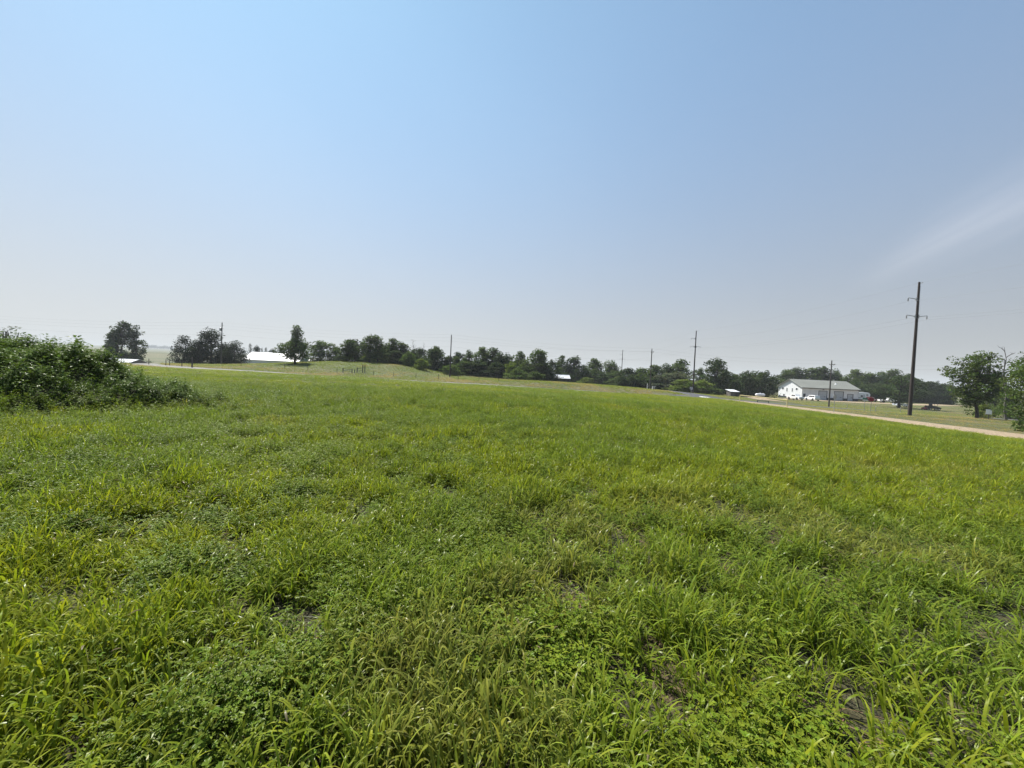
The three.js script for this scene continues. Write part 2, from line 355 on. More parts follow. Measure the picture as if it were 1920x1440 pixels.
function fineTuft(seed, n = 26, tall = 1) {
  const R = rng(seed), L = new Leaves();
  for (let s = 0; s < n; s++) { const az = R() * 6.28, r = Math.sqrt(R()) * 0.09, a2 = R() * 6.28; blade(L, V(Math.sin(a2) * r, 0, Math.cos(a2) * r), az, (0.06 + 0.10 * R()) * tall, 0.0032 + 0.0026 * R(), 0.1 + 0.6 * R(), 0.4 + 1.5 * R(), tone(R, 0.05), 4); }
  return L.build();
}
function trefoil(seed, n = 12, tall = 1) {                       // low legume weed: stems of small leaflets in threes
  const R = rng(seed), L = new Leaves();
  for (let s = 0; s < n; s++) {
    const az = R() * 6.28, lean = 0.2 + 0.9 * R(), len = (0.07 + 0.12 * R()) * tall, c0 = tone(R, 0);
    const o = V((R() - 0.5) * 0.07, 0, (R() - 0.5) * 0.07), e = V(o.x + Math.sin(az) * Math.sin(lean) * len, Math.cos(lean) * len, o.z + Math.cos(az) * Math.sin(lean) * len);
    L.strip([o, e], [0.0012, 0.001], V(Math.cos(az), 0, -Math.sin(az)), c0);
    for (let k = 0; k < 6; k++) {
      const b = o.clone().lerp(e, 0.25 + 0.75 * k / 5), a1 = az + k * 2.4 + R(), c = tone(R, 0.02);
      for (let m = -1; m <= 1; m++) { const a = a1 + m * 0.9, up = 0.1 + 0.35 * R(), d = V(Math.sin(a) * Math.cos(up), Math.sin(up), Math.cos(a) * Math.cos(up)), nn = V(-Math.sin(a) * Math.sin(up), Math.cos(up), -Math.cos(a) * Math.sin(up)); L.leaf(V(b.x + Math.sin(a1) * 0.012, b.y + 0.006, b.z + Math.cos(a1) * 0.012), d, nn, 0.012 + 0.010 * R(), 0.0075 + 0.005 * R(), c); }
    }
  }
  return L.build();
}
function tallWeed(seed, h = 0.6, nl = 46, ll = 0.1) {           // upright branching weed of the mound
  const R = rng(seed), L = new Leaves();
  for (let s = 0; s < 4; s++) {
    const az = R() * 6.28, lean = 0.1 + 0.75 * R(), len = h * (0.6 + 0.5 * R()), c0 = tone(R, 0), o = V((R() - 0.5) * 0.1, 0, (R() - 0.5) * 0.1);
    const e = V(o.x + Math.sin(az) * Math.sin(lean) * len, Math.cos(lean) * len, o.z + Math.cos(az) * Math.sin(lean) * len);
    L.strip([o, e], [0.004, 0.002], V(Math.cos(az), 0, -Math.sin(az)), c0);
    for (let k = 0; k < nl / 4; k++) {
      const t = Math.pow((k + R()) / (nl / 4), 0.8), b = o.clone().lerp(e, t), a = k * 2.4 + R(), up = 0.5 - 0.9 * R(), reach = (1.1 - t * 0.7) * 0.16 * R();
      const d = V(Math.sin(a) * Math.cos(up), Math.sin(up), Math.cos(a) * Math.cos(up)), nn = V(-Math.sin(a) * Math.sin(up), Math.cos(up), -Math.cos(a) * Math.sin(up));
      b.addScaledVector(d, reach); L.leaf(b, d, nn, ll * (0.55 + 0.6 * R()) * (1.1 - 0.5 * t), ll * 0.42 * (0.7 + 0.6 * R()), tone(R, 0.01), 0.1);
    }
  }
  return L.build();
}
function seedStalk(seed) {                                      // foxtail: thin stems with a fuzzy drooping head
  const R = rng(seed), L = new Leaves();
  for (let s = 0; s < 3; s++) {
    const az = R() * 6.28, h = 0.16 + 0.14 * R(), o = V((R() - 0.5) * 0.08, 0, (R() - 0.5) * 0.08), c = [0.9, 0.85, 1.4], q = o.clone(); let pitch = 1.45 - 0.3 * R(); const pts = [], w = [];
    for (let k = 0; k <= 8; k++) { pts.push(q.clone()); w.push(0.0009); q.x += Math.cos(pitch) * Math.sin(az) * h / 8; q.z += Math.cos(pitch) * Math.cos(az) * h / 8; q.y += Math.sin(pitch) * h / 8; pitch -= 0.02 + 0.016 * k; }
    const side = V(Math.cos(az), 0, -Math.sin(az)); L.strip(pts, w, side, c);
    const head = [], hw = [], hc = [1.3, 1.0, 2.2]; for (let k = 0; k <= 6; k++) { head.push(q.clone()); hw.push(0.0045 * Math.sin((k + 0.6) / 7.2 * Math.PI)); q.x += Math.cos(pitch) * Math.sin(az) * 0.009; q.z += Math.cos(pitch) * Math.cos(az) * 0.009; q.y += Math.sin(pitch) * 0.009; pitch -= 0.14; }
    L.strip(head, hw, side, hc); L.strip(head, hw, V(Math.sin(az) * 0.7, 0.7, Math.cos(az) * 0.7), hc);
  }
  return L.build();
}
function straw(seed) {                                          // dead blades lying on the soil
  const R = rng(seed), L = new Leaves();
  for (let s = 0; s < 9; s++) { const a = R() * 6.28; blade(L, V((R() - 0.5) * 0.2, 0.004 + 0.03 * R(), (R() - 0.5) * 0.2), a, 0.06 + 0.12 * R(), 0.003 + 0.004 * R(), 1.3 + 0.2 * R(), 0.5 * (R() - 0.4), [0.8 + 0.5 * R(), 0.8 + 0.4 * R(), 0.8 + 0.5 * R()], 3); }
  return L.build();
}
const m4 = new THREE.Matrix4(), qt = new THREE.Quaternion(), eul = new THREE.Euler(), tint = new THREE.Color();
function scatter(name, label, mats, variants, spots) {          // spots: [x, y, z, turn, scale, height, r, g, b, lean]
  const lists = variants.map(() => []);
  for (const s of spots) lists[Math.floor(hash2(Math.floor(s[0] * 97), Math.floor(s[2] * 97), 9) * variants.length)].push(s);
  lists.forEach((list, v) => {
    if (!list.length) return;
    const im = new THREE.InstancedMesh(variants[v], mats, list.length);
    list.forEach((s, k) => {
      eul.set(s[9] ?? 0, s[3], s[10] ?? 0); qt.setFromEuler(eul);
      m4.compose(V(s[0], s[1], s[2]), qt, V(s[4], s[5], s[4])); im.setMatrixAt(k, m4); im.setColorAt(k, tint.setRGB(s[6], s[7], s[8]));
    });
    im.name = numbered(name); im.userData = { kind: 'stuff', label, category: name.split('_').pop() }; im.castShadow = im.receiveShadow = true; scene.add(im);
  });
}
function sprinkle(rMin, rMax, density, seed, keep) {            // even random spots in the part of the land that can be seen
  const out = [], R = rng(seed), half = 1.12;
  const n = Math.round(density * half * (rMax * rMax - rMin * rMin));
  for (let k = 0; k < n; k++) {
    const r = Math.sqrt(lerp(rMin * rMin, rMax * rMax, R())), a = (R() * 2 - 1) * half, x = r * Math.sin(a), z = -r * Math.cos(a), s = keep(x, z, R);
    if (s) out.push([x, land(x, z) - 0.006, z, R() * 6.28, ...s]);
  }
  return out;
}
const moundAt = (x, z) => mound(x, -z);
const bare = (x, z) => sstep(0.74, 0.83, fbm(x / 1.0, z / 1.0, 77, 3));          // gaps of bare soil and thatch
const weedy = (x, z) => sstep(0.50, 0.66, 0.5 * fbm(x / 2.4 + 3, z / 2.4, 81, 3) + 0.5 * noise(x * 2.2, z * 2.2, 82) + 0.12 * sstep(1, -6, x) - 0.12 * sstep(1, 9, x) - 0.04 + 0.05 * sstep(4, 8, -z));
const onField = (x, z) => zone(x, z) === 0 && nearRoad(x, z, ROADS.gravel) > 0.4;
// a blade reflects about half of this and lets the other half through
function grassTint(x, z, R) {
  const a = fbm(x / 3.1, z / 3.1, 85, 3), b = fbm(x / 14, z / 14, 87, 3), yellow = sstep(0.42, 0.62, a * 0.6 + b * 0.4), j = 0.85 + 0.3 * R();
  const dry = sstep(0.62, 0.75, fbm(x / 2 + 40, z / 2, 89, 3)) * 0.45;
  return [lerp(lerp(0.166, 0.224, yellow), 0.26, dry) * j, lerp(lerp(0.233, 0.274, yellow), 0.25, dry) * j, lerp(lerp(0.018, 0.013, yellow), 0.06, dry) * j];
}
const tilt = (R) => [(R() - 0.5) * 0.35, (R() - 0.5) * 0.35];
{
  const broad = [1, 2, 3, 4, 5].map((s) => broadTuft(100 + s)), fine = [1, 2, 3, 4].map((s) => fineTuft(200 + s)), clover = [1, 2, 3, 4].map((s) => trefoil(300 + s));
  const sward = (x, z, R, p, grow) => {
    if (!onField(x, z) || moundAt(x, z) > 0.12) return null;
    if (R() < 0.85 * bare(x, z) + 0.75 * weedy(x, z) * (p === 'fine' ? 0.8 : 0.75)) return null;
    const hum = noise(x * 2.6, z * 2.6, 92), rich = 0.3 + 0.75 * fbm(x / 1.1, z / 1.1, 93, 2) + 0.9 * hum; if (grow < 1.3 && R() > (grow < 1.03 ? 0.25 + 1.35 * hum * hum : 0.55 + hum)) return null;
    const s = (0.75 + 0.5 * R()) * grow;
    return [s, s * rich / Math.max(1, grow * 0.75), ...grassTint(x, z, R), ...tilt(R)];
  };
  // broad blades rule near the middle, finer ones farther to the east
  const east = (x, z) => sstep(1, 7, x + 0.3 * (noise(x, z, 95) - 0.5));
  scatter('broad_grass', 'broad arching blades of crabgrass in the field', M.grass, broad, [
    ...sprinkle(0.8, 6, 200, 1, (x, z, R) => R() < 0.75 * east(x, z) ? null : sward(x, z, R, 'broad', 1.0)),
    ...sprinkle(6, 14, 75, 2, (x, z, R) => R() < 0.6 * east(x, z) ? null : sward(x, z, R, 'broad', 1.05)),
    ...sprinkle(14, 30, 20, 3, (x, z, R) => sward(x, z, R, 'broad', 1.2)),
  ]);
  scatter('fine_grass', 'dense finer grass of the mown field', M.grass, fine, [
    ...sprinkle(0.8, 6, 110, 4, (x, z, R) => R() < 0.45 * (1 - east(x, z)) ? null : sward(x, z, R, 'fine', 1)),
    ...sprinkle(6, 14, 75, 5, (x, z, R) => sward(x, z, R, 'fine', 1.1)),
    ...sprinkle(14, 30, 36, 6, (x, z, R) => sward(x, z, R, 'fine', 1.4)),
    ...sprinkle(30, 55, 14, 7, (x, z, R) => sward(x, z, R, 'fine', 2.0)),
    ...sprinkle(55, 130, 6.5, 8, (x, z, R) => sward(x, z, R, 'fine', 2.7)),
  ]);
  const weedSpot = (x, z, R, grow) => {
    if (!onField(x, z) || moundAt(x, z) > 0.35) return null;
    const w = weedy(x, z), hum = noise(x * 3.1, z * 3.1, 90); if (grow < 1.3 && R() > (grow < 1.03 ? 0.24 + 1.4 * hum * hum : 0.55 + hum)) return null; if (R() > 0.10 + 0.90 * w || R() < 0.6 * bare(x, z)) return null;
    const s = (0.8 + 0.6 * R()) * grow, j = 0.8 + 0.4 * R(), c = noise(x * 0.6, z * 0.6, 97);
    return [s, s * (0.45 + 0.4 * R() + 0.7 * hum), lerp(0.108, 0.148, c) * j, lerp(0.168, 0.208, c) * j, lerp(0.019, 0.015, c) * j, ...tilt(R)];
  };
  scatter('clover_weed', 'low small-leaved clover weeds spread through the grass', M.weed, clover, [
    ...sprinkle(0.8, 6, 190, 11, (x, z, R) => weedSpot(x, z, R, 1)),
    ...sprinkle(6, 14, 85, 12, (x, z, R) => weedSpot(x, z, R, 1.2)),
    ...sprinkle(14, 32, 24, 13, (x, z, R) => weedSpot(x, z, R, 1.7)),
  ]);
  const stalkSpot = (x, z, R) => !onField(x, z) || moundAt(x, z) > 0.2 || R() > 0.15 + 0.85 * sstep(0.5, 0.65, fbm(x / 1.8, z / 1.8, 101, 2)) ? null : [0.8 + 0.5 * R(), 0.8 + 0.5 * R(), 0.17 * (0.8 + 0.4 * R()), 0.19, 0.05, ...tilt(R)];
  scatter('seed_stalk', 'thin stalks with drooping seed heads above the grass', M.grass, [1, 2, 3].map((s) => seedStalk(600 + s)), [...sprinkle(0.9, 9, 7, 14, stalkSpot), ...sprinkle(9, 24, 4, 15, stalkSpot)]);
  const strawSpot = (x, z, R) => !onField(x, z) || moundAt(x, z) > 0.3 || R() > 0.25 + 0.75 * bare(x, z) + 0.5 * sstep(0.55, 0.7, fbm(x / 2 + 40, z / 2, 89, 3)) ? null : [0.7 + 0.6 * R(), 0.8, 0.25 * (0.7 + 0.5 * R()), 0.22 * (0.7 + 0.5 * R()), 0.12];
  scatter('straw_litter', 'dead straw-coloured blades lying among the grass', M.grass, [1, 2, 3].map((s) => straw(700 + s)), [...sprinkle(0.9, 8, 40, 16, strawSpot), ...sprinkle(8, 18, 12, 17, strawSpot)]);
  const clods = [1, 2, 3].map((s) => { const g = new THREE.IcosahedronGeometry(0.02, 1), a = g.attributes.position; for (let k = 0; k < a.count; k++) { const f = 0.6 + 0.8 * noise(a.getX(k) * 70 + s * 9, a.getY(k) * 70 + a.getZ(k) * 50, s); a.setXYZ(k, a.getX(k) * f, a.getY(k) * f * 0.7, a.getZ(k) * f); } g.computeVertexNormals(); return g; });
  scatter('soil_clod', 'small crumbs and clods of bare brown soil', M.clod, clods, sprinkle(0.9, 11, 130, 18, (x, z, R) => onField(x, z) && R() < 0.12 + 0.88 * bare(x, z) ? [0.3 + 0.9 * R() * R(), 0.3 + 0.7 * R() * R(), 0.10 * (0.7 + 0.6 * R()), 0.075, 0.045] : null));
  // the mound and the weeds that spill from its foot
  const tall = [1, 2, 3, 4, 5].map((s) => tallWeed(400 + s, 0.36 + 0.05 * s, 56, 0.105 + 0.013 * s));
  const heap = [], R = rng(77);
  for (let k = 0; k < 19000; k++) {
    const x = -30 + 22 * R(), d = 5 + 19 * R(), m = mound(x, d), foot = fbm(x / 2, d / 2, 99, 2), lim = 0.05 + 0.1 * foot;
    if (m < lim && !(R() < 0.22 && foot > 0.42 && Math.hypot((x + 16.5) / 9.5, (d - 13) / 8) < 1)) continue;
    const s = (0.55 + 0.75 * R() * R()) * (0.6 + 0.5 * sstep(0.1, 1.3, m)) * (0.7 + 0.6 * noise(x * 1.4, d * 1.4, 94)), j = 0.8 + 0.45 * R();
    heap.push([x, land(x, -d) - 0.02, -d, R() * 6.28, s, s * (0.8 + 0.4 * R()), 0.078 * j, 0.132 * j, 0.016 * j, (R() - 0.5) * 0.4, (R() - 0.5) * 0.4]);
  }
  scatter('mound_weed', 'dense leafy weeds covering the soil mound beside the field', M.heap, tall, heap);
  // rough grass of verges, bank and pasture hill
  const rough = [1, 2, 3].map((s) => fineTuft(500 + s, 30, 1.7));
  scatter('verge_grass', 'rough yellowing grass of the verges and the pasture hill', M.grass, rough, [
    ...sprinkle(30, 70, 5, 21, (x, z, R) => vergeSpot(x, z, R, 1.5)),
    ...sprinkle(70, 150, 3.6, 22, (x, z, R) => vergeSpot(x, z, R, 2.6)),
    ...sprinkle(150, 230, 1.0, 23, (x, z, R) => vergeSpot(x, z, R, 3.6)),
  ]);
}
function vergeSpot(x, z, R, grow) {
  const k = zone(x, z), d0 = -z; if (k === 0 || k === 3) return null;
  for (const r of Object.values(ROADS)) if (nearRoad(x, z, r) < (r === ROADS.paved && x > 31 && x < 76 ? 4.0 : x > 44 && d0 > 40 ? 1.4 : 0.5)) return null;
  const d = -z, n = fbm(x / 6, z / 6, 61, 3), j = 0.8 + 0.4 * R();
  const dry = k === 2 ? sstep(0.5, 0.75, n) : sstep(0.42, 0.70, n + 0.1 * sstep(92, 80, d) * sstep(60, 40, x) + 0.16 * sstep(66, 56, d) * sstep(40, 44, x));
  const mown = x > 44 ? 0.26 : k === 2 ? 0.9 : 0.75;
  const sage = k === 2 ? sstep(-42, -34, x) * sstep(-5, -14, x) * sstep(0.35, 0.6, noise(x / 4, z / 4, 44)) * 0.25 : 0;
  let c = [lerp(0.17, 0.29, dry), lerp(0.215, 0.25, dry), lerp(0.022, 0.07, dry)];
  c = [lerp(c[0], 0.22, sage), lerp(c[1], 0.235, sage), lerp(c[2], 0.155, sage)];
  const s = (0.7 + 0.6 * R()) * grow;
  return [s, (0.7 + 0.6 * R()) * mown * Math.min(grow, 1.6), c[0] * j, c[1] * j, c[2] * j, ...tilt(R)];
}
// ---------------------------------------------------------------- trees
const leafTone = (name, c) => { const m = M.leaf.clone(); m.color.setRGB(...c); m.name = name; return m; };
const LEAF = {
  dark: leafTone('dark_leaf', [0.047, 0.077, 0.022]), mid: leafTone('mid_leaf', [0.077, 0.122, 0.026]), fresh: leafTone('fresh_leaf', [0.106, 0.168, 0.031]),
  light: leafTone('light_leaf', [0.152, 0.214, 0.034]), sage: leafTone('sage_leaf', [0.112, 0.137, 0.071]), cedar: leafTone('cedar_leaf', [0.031, 0.047, 0.022]),
};
function limb(list, a, b, r0, r1, sag = 0, n = 5, seg = 3) {    // tapered bent limb
  const pts = []; for (let k = 0; k <= seg; k++) { const t = k / seg, p = a.clone().lerp(b, t); p.y += sag * Math.sin(t * Math.PI); pts.push(p); }
  for (let k = 0; k < seg; k++) list.push(bar(pts[k].toArray(), pts[k + 1].toArray(), lerp(r0, r1, k / seg), lerp(r0, r1, (k + 1) / seg), n));
}
function profileAt(pr, t) { for (let k = 0; k < pr.length - 1; k++) if (t <= pr[k + 1][0]) { const f = (t - pr[k][0]) / (pr[k + 1][0] - pr[k][0]); return [lerp(pr[k][1], pr[k + 1][1], f), lerp(pr[k][2] ?? 0, pr[k + 1][2] ?? 0, f)]; } return [pr.at(-1)[1], pr.at(-1)[2] ?? 0]; }
// profile: [height share, radius, sideways shift] of a tree one unit... in metres for a tree H high
function treeShape(seed, o) {
  const R = rng(seed), H = o.H ?? 10, L = new Leaves(), wood = [], pr = o.profile;
  const stem = (t) => { const p = axis(t); p.x -= profileAt(pr, clamp(t, pr[0][0], 1))[1] * sstep(0, pr[0][0] + 0.2, t) * (1 - (o.stemShift ?? 1)); return p; };
  const axis = (t) => { const p = profileAt(pr, clamp(t, pr[0][0], 1)); return V(p[1] * sstep(0, pr[0][0] + 0.2, t) + o.wave * Math.sin(t * 5 + seed), t * H, o.wave * Math.cos(t * 4 + seed * 2)); };
  const stems = o.stems ?? 1;
  for (let s = 0; s < stems; s++) {
    const a0 = s * 2.4 + seed, off = stems > 1 ? 0.09 * H * (0.5 + R()) : 0, top = o.trunkTop ?? 0.86;
    let prev = V(Math.sin(a0) * off * 0.2, -0.25, Math.cos(a0) * off * 0.2);
    for (let k = 1; k <= 7; k++) { const t = k / 7 * top, p = stem(t).add(V(Math.sin(a0) * off * Math.pow(t, 0.6), 0, Math.cos(a0) * off * Math.pow(t, 0.6))); wood.push(bar(prev.toArray(), p.toArray(), o.trunk * (1 - 0.85 * (k - 1) / 7) * (k === 1 ? 1.15 : 1), o.trunk * (1 - 0.85 * k / 7), 7)); prev = p; }
  }
  const rMax = Math.max(...pr.map((p) => p[1]));
  const lobes = []; for (let k = 0; k < (o.lobes ?? 0); k++) { const a = k * 2.4 + seed + R(), hgt = k === 0 ? 1 : 0.62 + 0.36 * R(), ry = (0.13 + 0.1 * R()) * H, off = k === 0 ? 0.15 : 0.35 + 0.3 * R(); lobes.push([Math.sin(a) * off * rMax, (k > 1 && k % 3 === 2 ? pr[0][0] + 0.2 + 0.15 * R() : hgt) * H - ry, Math.cos(a) * off * rMax, (0.32 + 0.2 * R()) * rMax, ry, 0.8 + 0.4 * R()]); }
  let made = 0, tries = 0;
  while (made < o.clumps && tries++ < o.clumps * 40) {
    const t = lerp(pr[0][0], 1, R()), [r] = profileAt(pr, t); if (R() * rMax > r * 1.05 + 0.1 * rMax) continue;
    const az = R() * 6.283, lump = 0.42 + 1.15 * noise(az * 1.9 + seed, t * 8 + seed, seed), rad = r * lump * (0.25 + 0.75 * Math.sqrt(R()));
    if (noise(az * 1.9 + 9, t * 7 + seed, seed + 5) < (o.gap ?? 0.2)) continue;
    const c = axis(t); c.x += Math.sin(az) * rad; c.z += Math.cos(az) * rad; let lobeTone = 1;
    if (lobes.length && made % 10 < (o.lobeShare ?? 4)) { const q = lobes[Math.floor(R() * lobes.length)], d = V(R() * 2 - 1, R() * 2 - 1, R() * 2 - 1).normalize().multiplyScalar(0.45 + 0.55 * Math.sqrt(R())); c.set(q[0] + d.x * q[3], q[1] + d.y * q[4], q[2] + d.z * q[3]); lobeTone = q[5]; }
    const cr = o.clumpR * (0.65 + 0.7 * R()), v = (0.6 + 0.75 * R()) * lobeTone, base = [v * (0.9 + 0.3 * R()), v, v * (0.85 + 0.3 * R())];
    if (R() < (o.limbs ?? 0.4)) { const b = stem(Math.max(0.08, Math.min(o.trunkTop ?? 0.86, t * lerp(0.55, 0.85, R())))); limb(wood, b, c, o.trunk * 0.28, o.trunk * 0.07, 0.03 * H * (R() - 0.3), 4, 2); }
    for (let k = 0; k < o.leaves; k++) {
      const d = V(R() * 2 - 1, R() * 2 - 1, R() * 2 - 1).normalize(), q = c.clone().addScaledVector(V(d.x, d.y * (o.flat ?? 0.75), d.z), cr * (0.35 + 0.65 * Math.cbrt(R())));
      const dir = V(d.x + (R() - 0.5) * 1.6, d.y * 0.6 + (R() - 0.5) * 1.2 - (o.hang ?? 0.1), d.z + (R() - 0.5) * 1.6).normalize(), nn = V(R() - 0.5, R() * 0.9 + 0.1, R() - 0.5).normalize(), s = o.leaf * (0.6 + 0.8 * R()), j = 0.85 + 0.3 * R();
      L.card(q, dir, nn, s, s * (o.thin ?? 0.62), base.map((x) => x * j));
    }
    made++;
  }
  return { wood: mergeGeometries(wood.map((g) => g.toNonIndexed())), crown: L.build(), H, W: rMax };
}
function deadShape(seed, H, spread) {
  const R = rng(seed), wood = [], trunk = [V(0, -0.2, 0)];
  for (let k = 1; k <= 6; k++) trunk.push(V(-spread * 0.35 * k / 6 + (R() - 0.5) * 0.25, H * k / 6, (R() - 0.5) * 0.3));
  for (let k = 0; k < 6; k++) wood.push(bar(trunk[k].toArray(), trunk[k + 1].toArray(), 0.16 * H / 9 * (1 - k / 6.6), 0.16 * H / 9 * (1 - (k + 1) / 6.6), 6));
  const twigs = [];
  for (let k = 0; k < 16; k++) {
    const t = 0.3 + 0.68 * k / 16, i = Math.min(5, Math.floor(t * 6)), a = trunk[i].clone().lerp(trunk[i + 1], t * 6 - i), az = k * 2.4, len = spread * (0.4 + 0.8 * R()) * (1.15 - t * 0.7), b = a.clone().add(V(Math.sin(az) * len, len * (0.35 + 0.6 * R()), Math.cos(az) * len));
    limb(twigs, a, b, 0.045 * H / 9, 0.012, 0.1 * len, 4, 3);
    for (let m = 0; m < 3; m++) { const p = a.clone().lerp(b, 0.4 + 0.2 * m), e = p.clone().add(V((R() - 0.5) * len * 0.7, len * 0.35 * R() + 0.1, (R() - 0.5) * len * 0.7)); limb(twigs, p, e, 0.018, 0.007, 0, 3, 1); }
  }
  return { wood: mergeGeometries(wood.map((g) => g.toNonIndexed())), twigs: mergeGeometries(twigs.map((g) => g.toNonIndexed())), H, W: spread };
}
const ROUND = [[0.14, 1.6], [0.3, 2.7], [0.5, 3.0], [0.72, 2.4], [0.88, 1.4], [1, 0.35]], TALL = [[0.2, 1.1], [0.35, 1.6], [0.55, 1.7], [0.75, 1.5], [0.9, 0.9], [1, 0.25]];
const BUSH = [[0.02, 2.6], [0.2, 3.4], [0.45, 3.3], [0.7, 2.5], [0.9, 1.2], [1, 0.3]], SPIRE = [[0.06, 1.7], [0.25, 1.8], [0.5, 1.35], [0.75, 0.8], [0.92, 0.35], [1, 0.08]];
const base = { wave: 0.12, trunk: 0.24, clumps: 170, leaves: 26, clumpR: 0.62, leaf: 0.44, gap: 0.22 };
const KIND = {
  round: [1, 2, 3, 4, 5].map((s) => treeShape(1000 + s * 7, { ...base, profile: ROUND, lobes: 7, clumpR: 0.52 })),
  gappy: [1, 2, 3, 4].map((s) => treeShape(1100 + s * 7, { ...base, profile: TALL, lobes: 5, clumps: 105, gap: 0.32, clumpR: 0.5, stems: s % 2 + 1, wave: 0.25, limbs: 0.6 })),
  bush: [1, 2, 3, 4].map((s) => treeShape(1200 + s * 7, { ...base, profile: BUSH, lobes: 9, lobeShare: 3, clumps: 220, gap: 0.1, trunk: 0.16, clumpR: 0.6, limbs: 0.15 })),
  spire: [1, 2].map((s) => treeShape(1300 + s * 7, { ...base, profile: SPIRE, clumps: 80, gap: 0.08, clumpR: 0.42, leaf: 0.34, thin: 0.3, hang: 0.25, limbs: 0.2 })),
  dead: [1, 2].map((s) => deadShape(1400 + s, 10, 2.2)),
};
const CEDAR = [1, 2, 3, 4].map((s) => treeShape(1500 + s * 7, { ...base, profile: [[0.02, 2.6], [0.15, 3.5], [0.4, 3.3], [0.65, 2.5], [0.85, 1.5], [1, 0.4]], clumps: 220, gap: 0.05, clumpR: 0.8, leaf: 0.46, thin: 0.45, limbs: 0.1 }));
let treeCount = 0;
function plant(shape, mat, px, topy, wpx, depth, basey, name, label, category, group, wood = M.bark, turn = null) {
  const p = on(px, basey, depth), h = at(px, topy, depth).y - p.y, k = h / shape.H, w = wpx ? wpx / FOCAL * depth / 2 / (shape.W * 1.12) : k, n = treeCount++;
  const t = thing(name, label, category, p, turn ?? hash2(n, 3, 1) * 6.28, group);
  t.scale.set(w, k, w);
  mesh('trunk', shape.wood, wood, t);
  if (shape.crown) mesh('crown', shape.crown, mat, t); else mesh('twigs', shape.twigs, wood, t);
  return t;
}
